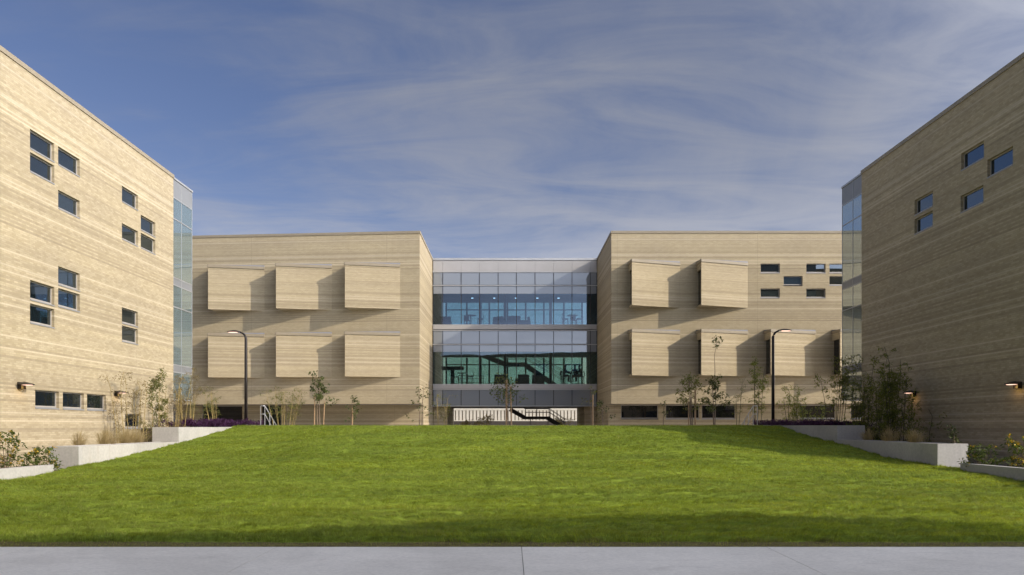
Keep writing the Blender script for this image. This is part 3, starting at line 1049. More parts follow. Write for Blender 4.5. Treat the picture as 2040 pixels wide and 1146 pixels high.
for x_ in (-3.02, -1.28, .42, 2.12, 3.80):
    q = MB(); q.tube([(x_, 59.6, 10.13), (x_, 59.6, 10.178)], .12, 12)
    d_ = q.build('downlight', 'darksteel', link_b)
    q = MB(); q.tube([(x_, 59.6, 10.122), (x_, 59.6, 10.128)], .095, 12); q.build('lens', 'downlight', d_)
# piers under the link
for xa, xb in ((-5.66, -4.65), (5.45, 6.29)):
    q = MB(); wall(q, (xa, LY + .6, 0), (1, 0, 0), (0, -1, 0), 0, xb - xa, -.3, 1.45)
    wall(q, (xb if xa < 0 else xa, LY + .6, 0), (0, 1, 0), (1 if xa < 0 else -1, 0, 0), 0, 6.5, -.3, 1.45)
    q.build('brick_pier', 'brick', link_b)

# ------------------------------------------------------------------ the building across the walk, behind the viewpoint (casts the near shade)
d1 = Vector((-11.7, -2.85, 0)).normalized()
n1 = Vector((d1.y, -d1.x, 0))
if n1.y < 0:
    n1 = -n1
c0 = Vector((27.5, 2.6, 0))
cb = thing('classroom_building', 'long brick building across the walk behind the viewpoint', 'building')
mb = MB()
hol = []
for i in range(12):
    for zz_ in (0.2, 4.4, 7.6):
        hol.append((4 + i * 4.6, 6.2 + i * 4.6, zz_, zz_ + 1.7))
wall(mb, c0, d1, n1, 0, 62, -1.78, 10.9, hol, .15)
wall(mb, c0, -n1, -d1, 0, 15, -1.78, 10.9)
wall(mb, c0 + d1 * 62, -n1, d1, 0, 15, -1.78, 10.9)
wall(mb, c0 - n1 * 15, d1, -n1, 0, 62, -1.78, 10.9)
mb.build('brick_wall', 'brick', cb)
rf = MB(); P4 = [c0, c0 + d1 * 62, c0 + d1 * 62 - n1 * 15, c0 - n1 * 15]
rf.poly([tuple(p + Vector((0, 0, 10.85))) for p in P4]); rf.build('roof', 'roof', cb)
ang = math.atan2(-d1.y, -d1.x) + math.pi
for h_ in hol:
    p = c0 + d1 * h_[1]
    # local x must run along -d1 so that local -y faces outwards
    p = c0 + d1 * h_[0] if Vector((d1.x, d1.y)).cross(Vector((n1.x, n1.y))) < 0 else c0 + d1 * h_[1]
    dirx = d1 if Vector((d1.x, d1.y)).cross(Vector((n1.x, n1.y))) < 0 else -d1
    window(cb, (p.x, p.y, h_[2]), math.atan2(dirx.y, dirx.x), h_[1] - h_[0], h_[3] - h_[2])

# ------------------------------------------------------------------ beyond the link: fence on a dark low wall, pale building
fy = 76.0
fence = thing('picket_fence', 'white picket fence on a dark low wall, seen under the glass link', 'fence', (0, fy, -.06))
q = MB(); q.box(-9.5, 10.5, 0, .25, 0, .56); q.build('low_wall', 'darkwall', fence)
pk = MB(); pk.box(0, .245, .02, .09, .56, 1.64); pk_me = pk.mesh('picket', 'white')
for i in range(57):
    link('picket', pk_me, fence, (-9.4 + i * .354, 0, 0))
q = MB(); q.box(-9.5, 10.5, .0, .13, 1.643, 2.3); q.box(-9.5, 10.5, .005, .13, .562, .64); q.build('rail', 'white', fence)
q = MB(); q.box(-9.5, 10.5, .135, .17, .57, 2.2); q.build('backing_board', 'tanboard', fence)
far = thing('far_building', 'pale building seen through the glass link', 'building', (0, 84, -.3))
q = MB()
wall(q, (-45, 0, 0), (1, 0, 0), (0, -1, 0), 0, 90, 0, 14.3, [(3 + i * 5.5, 6 + i * 5.5, zz_, zz_ + 1.3) for i in range(15) for zz_ in (1.0,)], .2)
q.box(-45, 45, .25, 14, 0, 14.2, skip='f')
q.build('wall', 'far', far)
for i in range(15):
    window(far, (-42 + i * 5.5, 0, 1.0), 0, 3.0, 1.3, 'lowglass')
q = MB(); q.box(-45.1, 45.1, -.1, .4, 14.3, 14.6); q.build('coping', 'white', far)

# ------------------------------------------------------------------ wall sconces and street lamps
def sconce_meshes():
    b = MB(); b.box(-.14, .14, -.16, 0, -.14, .12)
    h = MB(); N_ = 14
    top, bot = [], []
    for i in range(N_ + 1):
        a = math.pi * i / N_
        top.append((.30 * math.cos(a), -.10 - .46 * math.sin(a)))
    rim = [(x, y) for x, y in top]
    cen = (0, -.18)
    for i in range(N_):
        (xa, ya), (xb, yb) = rim[i], rim[i + 1]
        h.poly([(xa, ya, .055), (cen[0], cen[1], .15), (xb, yb, .055)])
        h.poly([(xa, ya, .02), (xb, yb, .02), (cen[0], cen[1], .02)])
        h.quad((xa, ya, .02), (xa, ya, .055), (xb, yb, .055), (xb, yb, .02))
    h.poly([(.30, -.10, .055), (-.30, -.10, .055), (cen[0], cen[1], .15)])
    h.poly([(.30, -.10, .02), (cen[0], cen[1], .02), (-.30, -.10, .02)])
    h.quad((.30, -.10, .02), (-.30, -.10, .02), (-.30, -.10, .055), (.30, -.10, .055))
    l = MB(); pts = [(.20 * math.cos(math.pi * i / 10), -.20 - .30 * math.sin(math.pi * i / 10), .012) for i in range(11)]
    l.poly(pts); l.poly([(x, y, .004) for x, y, z in pts][::-1])
    return b.mesh('mount', 'darksteel'), h.mesh('hood', 'darksteel'), l.mesh('lens', 'lens')


sm = sconce_meshes()
for (x_, y_, rz, lab) in ((LX, 25.15, R(90), 'wall light on the sunlit wing left of the three ground floor windows'),
                          (LX, 31.3, R(90), 'wall light on the sunlit wing above the low window, beside bamboo'),
                          (RX, 31.3, R(-90), 'lit wall light on the shaded wing among the bamboo'),
                          (RX, 24.85, R(-90), 'lit wall light on the shaded wing at the frame edge')):
    t_ = thing('wall_light', lab, 'wall light', (x_, y_, 1.36), rz, 'lights fixed to the brick wings')
    t_.scale = (.86, .86, .86)
    for nm, me_ in zip(('mount', 'hood', 'lens'), sm):
        link(nm, me_, t_)
    ld = bpy.data.lights.new('sconce_light', 'POINT'); ld.energy = 1.1; ld.color = (1.0, .62, .16); ld.shadow_soft_size = .10
    lo_ = bpy.data.objects.new('bulb', ld); COL.objects.link(lo_); lo_.parent = t_; lo_.location = (0, -.24, -.10)

def lamp_post(x, y, z, H, sgn, lab):
    r = thing('street_lamp', lab, 'street lamp', (x, y, z), group='lamp posts on the planting beds')
    q = MB(); q.tube([(0, 0, -.3), (0, 0, .14)], .20, 16); q.build('footing', 'conc', r, smooth=False)
    q = MB(); q.tube([(0, 0, .14), (0, 0, .20)], .14, 14); q.build('base_cover', 'darksteel', r)
    pts = [(0, 0, .16), (0, 0, H * .5), (0, 0, H - .42)]
    rad = [.085, .078, .072]
    for i in range(1, 7):
        a = i / 6 * R(82)
        pts.append((sgn * .36 * (1 - math.cos(a)), 0, H - .42 + .36 * math.sin(a))); rad.append(.072 - .006 * i)
    q = MB(); q.tube(pts, rad, 12); q.build('pole', 'darksteel', r, smooth=True)
    hx, hz = pts[-1][0], pts[-1][2]
    # flat almond head
    h = MB(); n = 20
    L = .72
    ring = []
    for i in range(n):
        a = 2 * math.pi * i / n
        ring.append((sgn * (hx * sgn - .06 + L / 2 + L / 2 * math.cos(a)), .17 * math.sin(a)))
    cx = sgn * (hx * sgn - .06 + L / 2)
    zt = hz + .05
    for i in range(n):
        (xa, ya), (xb, yb) = ring[i], ring[(i + 1) % n]
        h.poly([(xa, ya, zt), (xb, yb, zt), (cx + (xb - cx) * .4, yb * .4, zt + .055), (cx + (xa - cx) * .4, ya * .4, zt + .055)])
        h.poly([(cx + (xa - cx) * .4, ya * .4, zt + .055), (cx + (xb - cx) * .4, yb * .4, zt + .055), (cx, 0, zt + .062)])
        h.quad((xa, ya, zt - .035), (xb, yb, zt - .035), (xb, yb, zt), (xa, ya, zt))
        h.poly([(xa, ya, zt - .035), (cx, 0, zt - .035), (xb, yb, zt - .035)])
    hd = h.build('lamp_head', 'darksteel', r)
    l = MB(); pts = [(cx + sgn * .06 + .24 * math.cos(2 * math.pi * i / 18), .12 * math.sin(2 * math.pi * i / 18), zt - .045) for i in range(18)]
    l.poly(pts); l.poly([(a, b, zt - .055) for a, b, c in pts][::-1])
    l.build('lens', 'lens', hd)


lamp_post(at(490, 39), 39.0, -.06, zat(660, 39) + .06, -1, 'dark lamp post in front of the left block, head turned left')
lamp_post(at(1540, 39), 39.0, -.06, zat(657, 39) + .06, 1, 'dark lamp post in front of the right block, head turned right')

# ------------------------------------------------------------------ handrails at the steps
for sgn, lab in ((-1, 'steel handrail beside the glazed door on the left'), (1, 'steel handrail in front of the right block')):
    xh = at(524, 38.4) if sgn < 0 else at(1504, 38.4)
    r = thing('handrail', lab, 'handrail', (xh, 38.4, -.06), group='steel handrails at the ends of the plaza')
    dxx = .40 * -sgn
    pth = [(-.12 * -sgn, 0, 1.09), (.06 * -sgn, .1, 1.09), (dxx, .9, .10)]
    q = MB(); q.tube(pth, .021, 8); q.build('top_rail', 'steel', r, smooth=True)
    q = MB(); q.tube([(p[0], p[1], p[2] - .42) for p in pth[:2]] + [(dxx * .62, .6, .04)], .018, 8); q.build('lower_rail', 'steel', r, smooth=True)
    for (x_, y_, h_) in ((-.12 * -sgn, 0, 1.09), (.06 * -sgn, .1, 1.09), (.20 * -sgn, .42, .74), (.32 * -sgn, .7, .38)):
        q = MB(); q.tube([(x_, y_, -.1), (x_, y_, h_)], .02, 8); q.build('post', 'steel', r)

# ------------------------------------------------------------------ stairs
def stair(lab, loc, flights, landings, rails, posts, w, mat):
    r = thing('staircase', lab, 'staircase', loc)
    for (xa, za, xb, zb, n) in flights:
        tr = MB(); dx = (xb - xa) / n; dz = (zb - za) / n
        tr.box(0, dx + .03, -w / 2, w / 2, -.05, 0)
        tm = tr.mesh('tread', mat)
        for i in range(n):
            link('tread', tm, r, (xa + dx * i, 0, za + dz * (i + .5)))
        for yy in (-w / 2 - .03, w / 2 + .03):
            s = MB(); s.bar((xa, yy, za - .08), (xb, yy, zb - .08), .05, .30); s.build('stringer', mat, r)
    for (xa, xb, z, th) in landings:
        q = MB(); q.box(xa, xb, -w / 2 - .06, w / 2 + .06, z - th, z); q.build('landing', mat, r)
    for pts in rails:
        for yy in (-w / 2, w / 2):
            q = MB(); q.tube([(p[0], yy, p[1]) for p in pts], .022, 6); q.build('rail', mat, r)
    for (x_, za, zb) in posts:
        for yy in (-w / 2, w / 2):
            q = MB(); q.bar((x_, yy, za), (x_, yy, zb), .035); q.build('post', mat, r)
    return r


stair('open staircase on the middle floor inside the glass link', (0, 59.2, 0),
      [(-2.3, 5.70, -.47, 4.95, 5), (1.15, 4.88, 3.95, 2.95, 12)], [(-.47, 1.3, 4.95, .26)],
      [((-1.6, 6.2), (-.45, 5.60), (1.25, 5.60), (4.1, 3.95)), ((-1.6, 5.9), (-.45, 5.30), (1.25, 5.30), (4.1, 3.62)), ((1.9, 5.60), (4.4, 4.20))],
      [(-.45, 4.9, 5.6), (.4, 4.9, 5.6), (1.25, 4.9, 5.6), (2.6, 3.9, 4.85), (4.05, 2.95, 3.97)], 1.2, 'tabletop')
stair('dark outdoor staircase under the glass link', (0, 60.2, 0),
      [(-.05, 1.42, 1.15, .74, 6), (3.0, .70, 4.2, -.06, 6)], [(1.1, 3.15, .76, .22)],
      [((1.2, 1.38), (3.1, 1.38), (4.35, .55)), ((1.2, 1.10), (3.1, 1.10), (4.35, .27)), ((-.05, 2.1), (1.2, 1.38))],
      [(1.2, .7, 1.38), (2.1, .7, 1.38), (3.1, .7, 1.38), (4.3, -.06, .6), (1.6, -.06, .7), (3.0, -.06, .7)], 1.3, 'darksteel')

# ------------------------------------------------------------------ furniture in the link
def armchair(lab, x, y, z, rz=0.0, w=.82):
    r = thing('armchair', lab, 'armchair', (x, y, z), rz, 'lounge armchairs in the glass link')
    h = w / 2
    q = MB(); q.box(-h + .12, h - .12, -.36, .26, .16, .44); q.build('seat', 'fabric', r, bevel=.03)
    q = MB(); q.obox((0, .34, .52), (h, 0, 0), (0, .08, .02), (0, -.06, .36)); q.build('backrest', 'fabric', r, bevel=.03)
    for s in (-1, 1):
        q = MB(); q.box(s * (h - .06) - .06, s * (h - .06) + .06, -.38, .27, .12, .62); q.build('armrest', 'fabric', r, bevel=.02)
        for yy in (-.32, .26):
            q = MB(); q.box(s * (h - .08) - .02, s * (h - .08) + .02, yy - .02, yy + .02, 0, .12); q.build('leg', 'darksteel', r)


def high_table(lab, x, y, z, h=1.04, w=.80):
    r = thing('high_table', lab, 'table', (x, y, z), 0, 'high tables in the glass link')
    q = MB(); q.tube([(0, 0, h - .035), (0, 0, h)], w / 2, 20); q.build('tabletop', 'tabletop', r)
    q = MB(); q.tube([(0, 0, .03), (0, 0, h - .036)], .04, 10); q.build('pedestal', 'darksteel', r)
    q = MB(); q.tube([(0, 0, 0), (0, 0, .03)], .26, 16); q.build('foot', 'darksteel', r)


def stool(lab, x, y, z, rz, h=.74):
    r = thing('high_chair', lab, 'chair', (x, y, z), rz, 'high chairs in the glass link')
    q = MB(); q.box(-.21, .21, -.21, .21, h, h + .05); q.build('seat', 'fabric', r, bevel=.015)
    q = MB(); q.obox((0, .22, h + .27), (.20, 0, 0), (0, .015, .003), (0, -.03, .17)); q.build('backrest', 'fabric', r, bevel=.01)
    for sx in (-1, 1):
        q = MB(); q.bar((sx * .18, .21, h + .03), (sx * .19, .235, h + .16), .025); q.build('upright', 'darksteel', r)
        for sy in (-1, 1):
            q = MB(); q.bar((sx * .18, sy * .18, h), (sx * .23, sy * .23, 0), .028); q.build('leg', 'darksteel', r)
    q = MB()
    for a, b in (((-.215, -.215), (.215, -.215)), ((.215, -.215), (.215, .215)), ((.215, .215), (-.215, .215)), ((-.215, .215), (-.215, -.215))):
        q.bar((*a, .25), (*b, .25), .02)
    q.build('footrest', 'darksteel', r)


F3, F2 = 7.17, 2.90
YF = LY + 1.1
high_table('high table on the top floor, left of the lounge chairs', at(938, YF), YF, F3)
stool('high chair right of the left table on the top floor', at(957, YF), YF, F3, R(-90))
stool('high chair behind the left table on the top floor', at(930, YF + .8), YF + .8, F3, R(10))
high_table('high table on the top floor near the right end', at(1140, YF), YF, F3)
stool('high chair left of the right table on the top floor', at(1126, YF), YF, F3, R(90))
stool('high chair right of the right table on the top floor', at(1154, YF), YF, F3, R(-90))
stool('high chair behind the right table on the top floor', at(1142, YF + .7), YF + .7, F3, R(0))
armchair('armchair at the far left end of the top floor', at(888, YF), YF, F3, R(180))
armchair('left one of the lounge armchairs on the top floor', at(997, YF), YF, F3, R(150))
armchair('tall looking middle lounge armchair on the top floor', at(1024, YF - .3), YF - .3, F3 + .0, R(180), .95)
armchair('right one of the lounge armchairs on the top floor', at(1045, YF), YF, F3, R(-90))
high_table('high table on the middle floor at the left', at(921, YF), YF, F2)
stool('high chair right of the left table on the middle floor', at(937, YF), YF, F2, R(-90))
stool('high chair left of the left table on the middle floor', at(908, YF + .3), YF + .3, F2, R(90))
armchair('left armchair on the middle floor behind the staked tree', at(1000, YF), YF, F2, R(170), 1.0)
armchair('middle armchair on the middle floor', at(1040, YF), YF, F2, R(200))
armchair('right armchair on the middle floor under the staircase', at(1071, YF), YF, F2, R(180))
high_table('high table on the middle floor with people around it', at(1137, YF), YF, F2)
STP = ((1123, .05, R(70), 'left'), (1147, .35, R(-20), 'middle'), (1158, 0.0, R(-90), 'right'))
for px_, dy_, rz_, nm in STP:
    stool('high chair under the %s person at the middle floor table' % nm, at(px_, YF), YF + dy_, F2, rz_)
cn = thing('serving_counter', 'dark counter shelf with a post at the left of the middle floor', 'counter', (at(902, 58), 58, F2))
q = MB(); q.box(-.85, .85, -.3, .3, 1.42, 1.68); q.build('countertop', 'tabletop', cn)
q = MB(); q.box(-.16, .12, -.2, .2, 0, 1.42); q.build('post', 'tabletop', cn)
gr = thing('guard_rail', 'dark guard rail on the middle floor left of the armchairs', 'railing', (at(940, 58), 58, F2))
for z_ in (.45, .75, 1.0):
    q = MB(); q.bar((-1.0, 0, z_), (.9, 0, z_), .035); q.build('rail', 'darksteel', gr)
for x_ in (-1.0, 0, .9):
    q = MB(); q.bar((x_, 0, 0), (x_, 0, 1.02), .04); q.build('post', 'darksteel', gr)


def person(lab, x, y, z, rz, lean=.1):
    """seated figure, hips on the chair at z: one skinned body, hair as its child"""
    r = thing('person', lab, 'person', (x, y, z), rz)
    bm = bmesh.new()
    ly = bm.verts.layers.skin.verify()

    def V(p, rad):
        v = bm.verts.new(p); v[ly].radius = (rad, rad); return v
    pel = V((0, 0, .10), .13); pel[ly].use_root = True
    ch = V((0, -lean, .42), .135); nk = V((0, -lean * 1.3, .60), .055); hd0 = V((0, -lean * 1.5, .70), .085); hd1 = V((0, -lean * 1.6, .80), .08)
    for a, b in ((pel, ch), (ch, nk), (nk, hd0), (hd0, hd1)):
        bm.edges.new((a, b))
    for s in (-1, 1):
        sh = V((s * .18, -lean, .50), .06); el = V((s * .23, -lean - .16, .30), .042); wr_ = V((s * .14, -lean - .36, .33), .028); hn = V((s * .10, -lean - .45, .34), .032)
        for a, b in ((ch, sh), (sh, el), (el, wr_), (wr_, hn)):
            bm.edges.new((a, b))
        hp = V((s * .10, -.06, .08), .095); kn = V((s * .13, -.42, .06), .065); an = V((s * .13, -.36, -.36), .042); ft = V((s * .14, -.50, -.42), .035)
        for a, b in ((pel, hp), (hp, kn), (kn, an), (an, ft)):
            bm.edges.new((a, b))
    me = bpy.data.meshes.new('tmp'); bm.to_mesh(me); bm.free()
    o = bpy.data.objects.new('tmp', me); COL.objects.link(o)
    o.modifiers.new('s', 'SKIN'); sb = o.modifiers.new('d', 'SUBSURF'); sb.levels = 2
    dg = bpy.context.evaluated_depsgraph_get()
    fin = bpy.data.meshes.new_from_object(o.evaluated_get(dg))
    bpy.data.objects.remove(o)
    fin.materials.clear()
    for m in ('skin', 'shirt', 'trousers'):
        fin.materials.append(M[m])
    for p in fin.polygons:
        c = p.center
        p.use_smooth = True
        p.material_index = 2 if (c.z < .12 and c.z > -.9) else (1 if c.z < .585 and c.y > -lean - .36 else 0)
    fin.name = 'body'
    link('body', fin, r)
    hb = MB(); n = 10
    for i in range(n):
        for j in range(5):
            def S(i_, j_):
                a = 2 * math.pi * i_ / n; b = R(-25 + 115 * j_ / 5)
                return (.098 * math.cos(a) * math.cos(b), .025 - lean * 1.6 + .102 * math.sin(a) * math.cos(b), .755 + .118 * math.sin(b))
            if -.6 < math.sin(2 * math.pi * (i + .5) / n) or j > 2:
                hb.quad(S(i, j), S(i + 1, j), S(i + 1, j + 1), S(i, j + 1))
    hb.build('hair', 'hair', r, smooth=True)


for (px_, dy_, rz_, nm), lab in zip(STP, ('person in dark clothes leaning on the left side of the high table', 'person in dark clothes seated behind the high table', 'person in dark clothes at the right side of the high table')):
    person(lab, at(px_, YF), YF + dy_, F2 + .79, rz_)

# ------------------------------------------------------------------ plants
def rnd(a, b):
    return random.uniform(a, b)


def stem_path(base, top, wob, n=6):
    base, top = Vector(base), Vector(top)
    out = []
    for i in range(n):
        t = i / (n - 1)
        p = base.lerp(top, t)
        if 0 < i:
            p += Vector((rnd(-wob, wob), rnd(-wob, wob), 0)) * t
        out.append(p)
    return out


def leaf_cluster(lb_, p, n, spread, L, W, droop=.2):
    for _ in range(n):
        d = Vector((rnd(-1, 1), rnd(-1, 1), rnd(-.8 - droop, .7)))
        if d.length < .1:
            continue
        q = p + Vector((rnd(-1, 1), rnd(-1, 1), rnd(-1, 1))) * spread
        lb_.leaf(q, d, (rnd(-1, 1), rnd(-1, 1), rnd(.2, 1)), L * rnd(.65, 1.2), W * rnd(.7, 1.15))


def young_tree(lab, px_, Y, ytop, stems=1, leaf='leafdark', clusters=40, per=7, spread=.55, low=.35, L=.13, W=.075, seed=0, base_z=-.06, lean=0.0, cl=.07, group='young trees in front of the blocks'):
    random.seed(seed)
    x = at(px_, Y)
    H = zat(ytop, Y) - base_z
    r = thing('young_tree', lab, 'tree', (x, Y, base_z), group=group)
    lf = MB()
    tips = []
    for s in range(stems):
        tr = MB()
        off = Vector((rnd(-.12, .12), rnd(-.1, .1), 0)) * (stems > 1)
        top = Vector((off.x * 2 + rnd(-.1, .1) + lean * H, off.y * 2 + rnd(-.1, .1), H * rnd(.8, .97) if s else H * .97))
        pts = stem_path(off, top, .05 * H * .4, 7)
        pts[0].z -= .1
        tr.tube(pts, [.024 * (1 - .75 * i / 6) + .004 for i in range(7)], 6)
        nb = max(3, clusters // (stems * 3))
        for b in range(nb):
            t = low + (1 - low) * (b + rnd(.1, .9)) / nb
            k = min(5, int(t * 6)); p = pts[k].lerp(pts[k + 1], t * 6 - k)
            a = rnd(0, 2 * math.pi)
            ln = 1.2 * spread * rnd(.45, 1.0) * (1.15 - .75 * (t - low) / (1 - low))
            e = p + Vector((math.cos(a) * ln, math.sin(a) * ln * .8, rnd(.15, .6) * ln))
            mid = p.lerp(e, .5) + Vector((0, 0, -.03))
            tr.tube([p, mid, e], [.008, .006, .003], 4)
            tips += [mid.lerp(e, .3), e, e + Vector((rnd(-.1, .1), rnd(-.1, .1), rnd(-.05, .1)))]
        tips.append(top)
        tr.build('trunk', 'bark', r)
    random.shuffle(tips)
    for i in range(int(clusters * 1.35)):
        leaf_cluster(lf, tips[i % len(tips)] + Vector((rnd(-.05, .05), rnd(-.05, .05), rnd(-.05, .05))), max(3, int(per * .75)), cl * 1.6, L * 1.2, W * 1.1)
    lf.build('crown', leaf, r)
    return r


def stake(lab, px_, Y, ytop, rad=.035, base_z=-.06, lean=0.0):
    r = thing('tree_stake', lab, 'stake', (at(px_, Y), Y, base_z), group='wooden stakes beside young trees')
    H = zat(ytop, Y) - base_z
    q = MB(); q.tube([(0, 0, -.15), (lean * H, 0, H)], rad, 8); q.build('post', 'stake', r)
    q = MB(); q.tube([(lean * H * .6 - .05, -.04, H * .6), (lean * H * .6 + .06, .10, H * .6 + .03)], .012, 5); q.build('tie', 'darksteel', r)


def bamboo(lab, px_, Y, ytop, n=7, width=.5, leaf='leafolive', culm='culm', dens=60, low=.35, base_z=-.06, seed=0, L=.13, W=.022, per=5, fl=.3, group='bamboo clumps in the beds'):
    random.seed(seed)
    r = thing('bamboo', lab, 'bamboo', (at(px_, Y), Y, base_z), group=group)
    H = zat(ytop, Y) - base_z
    lf = MB()
    for i in range(n):
        b = Vector((rnd(-.5, .5) * width, rnd(-.4, .4) * width, -.08))
        h = H * (1.0 if i == 0 else rnd(.62, .98))
        t = Vector((b.x * 1.9 + rnd(-.12, .12), b.y * 1.7 + rnd(-.1, .1), h))
        pts = stem_path(b, t, .04, 8)
        pts[-1] += Vector((rnd(-.18, .18), rnd(-.12, .12), -.02))
        c = MB(); c.tube(pts, [.016 * (1 - .7 * k / 7) + .003 for k in range(8)], 5)
        for _ in range(int(dens / n) + 1):
            s = low + (1 - low) * rnd(0, 1) ** .8
            k = min(6, int(s * 7)); p = pts[k].lerp(pts[k + 1], s * 7 - k)
            a = rnd(0, 2 * math.pi); ln = fl * rnd(.3, 1)
            e = p + Vector((math.cos(a) * ln, math.sin(a) * ln, rnd(-.05, .35) * ln))
            c.tube([p, e], [.004, .002], 3, cap=False)
            leaf_cluster(lf, e, per + 1, .08, L * 1.2, W * 1.25, .5)
            leaf_cluster(lf, p.lerp(e, .55), per // 2, .05, L, W, .5)
        c.build('culm', culm, r)
    lf.build('foliage', leaf, r)


def straw_grass(lab, px_, Y, h, width, base_z, sx, seed, n=520):
    random.seed(seed)
    r = thing('ornamental_grass', lab, 'ornamental grass', (at(px_, Y), Y, base_z), group='straw coloured grass clumps in the planters')
    q = MB()
    for _ in range(int(n * .55)):
        a = rnd(0, 2 * math.pi); k = rnd(0, 1) ** .7
        b = Vector((math.cos(a) * k * width * .22, math.sin(a) * k * width * .3, 0))
        out = Vector((math.cos(a) + .9 * sx, math.sin(a), 0)) * k * width * .75 * rnd(.4, 1.2)
        hh = h * rnd(.45, 1.1) * (1.15 - .35 * k)
        m = b + out * .35 + Vector((0, 0, hh * .62)); e = b + out + Vector((0, 0, hh * rnd(.72, 1.0)))
        w = rnd(.0025, .005)
        sx_ = Vector((-math.sin(a), math.cos(a), 0)) * w
        q.quad(b - sx_, b + sx_, m + sx_ * .9, m - sx_ * .9)
        q.poly([m - sx_ * .9, m + sx_ * .9, e])
    q.build('tuft', 'straw', r)


def shrub(lab, px_, Y, top, w, base_z, seed, n=60, leaf='shrubleaf', yellow=.15, L=.12, W=.045):
    random.seed(seed)
    r = thing('shrub', lab, 'shrub', (at(px_, Y), Y, base_z), group='leafy shrubs at the foot of the wings')
    h = zat(top, Y) - base_z
    st, lf, fl = MB(), MB(), MB()
    for i in range(n):
        a = rnd(0, 2 * math.pi); k = rnd(.1, 1) ** .6; zf = rnd(.12, 1)
        rr = w / 2 * k * (1.15 - .55 * abs(zf - .45) * 1.6)
        p = Vector((math.cos(a) * rr, math.sin(a) * rr * .8, zf * h))
        if i % 3 == 0:
            st.tube([(p.x * .1, p.y * .1, -.05), (p.x * .5, p.y * .5, p.z * .55), tuple(p)], [.010, .007, .003], 4, cap=False)
        leaf_cluster(lf, p, 9, .075, L, W, .1)
        if random.random() < yellow:
            leaf_cluster(fl, p + Vector((0, -.03, .04)), 6, .05, L * .6, W * 1.2, -.2)
    st.build('stems', 'bark', r); lf.build('foliage', leaf, r)
    if fl.v:
        fl.build('yellow_tips', 'yellow', r, kind='stuff')


def purple_patch(lab, pts, n, seed):
    random.seed(seed)
    q = MB()
    for _ in range(n):
        x0, x1, y0, y1, z, h = random.choice(pts)
        x, y = rnd(x0, x1), rnd(y0, y1)
        hh = h * rnd(.35, 1.0) * (.7 + .3 * math.sin(x * 5.1 + y * 3.3))
        p = Vector((x, y, z + hh))
        for k in range(4):
            q.leaf(p + Vector((rnd(-.05, .05), rnd(-.05, .05), rnd(-.06, .04))), (rnd(-1, 1), rnd(-1, 1), rnd(-.2, 1.1)), (rnd(-1, 1), rnd(-1, 1), 1), rnd(.09, .17), rnd(.025, .045))
    o = q.build('purple_groundcover', 'purple', kind='stuff')
    o['label'] = lab
    o['category'] = 'ground cover'


purple_patch('purple leafy ground cover around the left lamp post', [(-16.2, -13.4, 34.3, 37.4, -.10, .40), (-15.8, -12.95, 37.5, 39.8, -.06, .36), (-14.0, -13.4, 34.6, 37.3, -.10, .22)], 3400, 5)
purple_patch('purple leafy ground cover around the right lamp post', [(14.2, 16.6, 34.5, 37.4, -.10, .30), (12.75, 16.6, 37.7, 39.8, -.06, .36)], 2800, 6)

# plaza trees, left to right
bamboo('yellow stemmed bamboo in front of the dark window, left of the lamp post', 432, 41.5, 772, 6, .8, 'leafolive', 'culm', 60, .2, seed=1, fl=.35)
bamboo('thin bamboo beside the left glass bay, over the purple plants', 372, 38.2, 790, 3, .5, 'leafolive', 'culm', 16, .4, seed=2)
bamboo('wide clump of yellow bamboo right of the glazed door', 565, 41.5, 768, 12, 1.0, 'leafolive', 'culm', 120, .25, seed=3, fl=.42, per=6)
young_tree('tallest young tree on the left, with several stems, before the middle wall boxes', 636, 41, 742, 3, 'leafdark', 62, 6, .62, .38, .13, .10, 4)
stake('short slanting stake at the left foot of the many stemmed tree', 626, 40.9, 785, .03, lean=.02)
stake('stake at the right foot of the many stemmed tree', 644, 41.1, 800, .03, lean=.05)
young_tree('small young tree with low side shoots, right of the many stemmed tree', 699, 41, 790, 1, 'leafdark', 30, 6, .55, .15, .11, .08, 5)
stake('tan stake tied to the small tree with low side shoots', 702, 41.0, 812, .03)
young_tree('sparse young tree at the right corner of the left block', 838, 43, 768, 2, 'leafdark', 38, 4, .75, .12, .11, .08, 6)
bamboo('short bamboo in front of the left pier of the link', 880, 47, 785, 5, .8, 'leafolive', 'culm', 40, .3, seed=7, fl=.5)
young_tree('young tree on its stake in front of the middle of the glass link', 1013, 42, 748, 2, 'leafdark', 100, 5, 1.0, .40, .13, .085, 8, cl=.12)
stake('thick tan stake in the middle of the lawn crest', 1009, 42.1, 757, .055)
stake('second tan stake close beside the thick middle one', 1019, 42.0, 770, .045, lean=-.02)
young_tree('thin young tree with few leaves at the right pier of the link', 1178, 44, 772, 1, 'leafolive', 22, 5, .7, .40, .12, .065, 9)
stake('tan stake at the right pier of the link', 1181, 43.9, 787, .045)
young_tree('sparse low tree at the left corner of the right block', 1200, 44.5, 800, 1, 'leafdark', 24, 5, .6, .1, .12, .08, 10)
young_tree('small dark stemmed tree between the ground floor windows', 1321, 43, 800, 1, 'leafdark', 9, 5, .3, .3, .12, .09, 11)
young_tree('bushy young tree with stakes in front of the second wall box', 1378, 41, 746, 3, 'leafolive', 85, 8, .75, .30, .13, .06, 12, lean=-.05)
stake('tallest tan stake before the right block', 1385, 40.9, 778, .05)
stake('shorter tan stake left of the tallest one', 1372, 41.1, 800, .035)
young_tree('bushy young tree right of the staked one', 1424, 41.5, 748, 2, 'leafdark', 75, 8, .75, .30, .14, .07, 13)
young_tree('very tall thin whip with one leaf tuft at its top', 1425, 42.4, 674, 1, 'leafdark', 10, 9, .14, .96, .13, .07, 14, cl=.13)
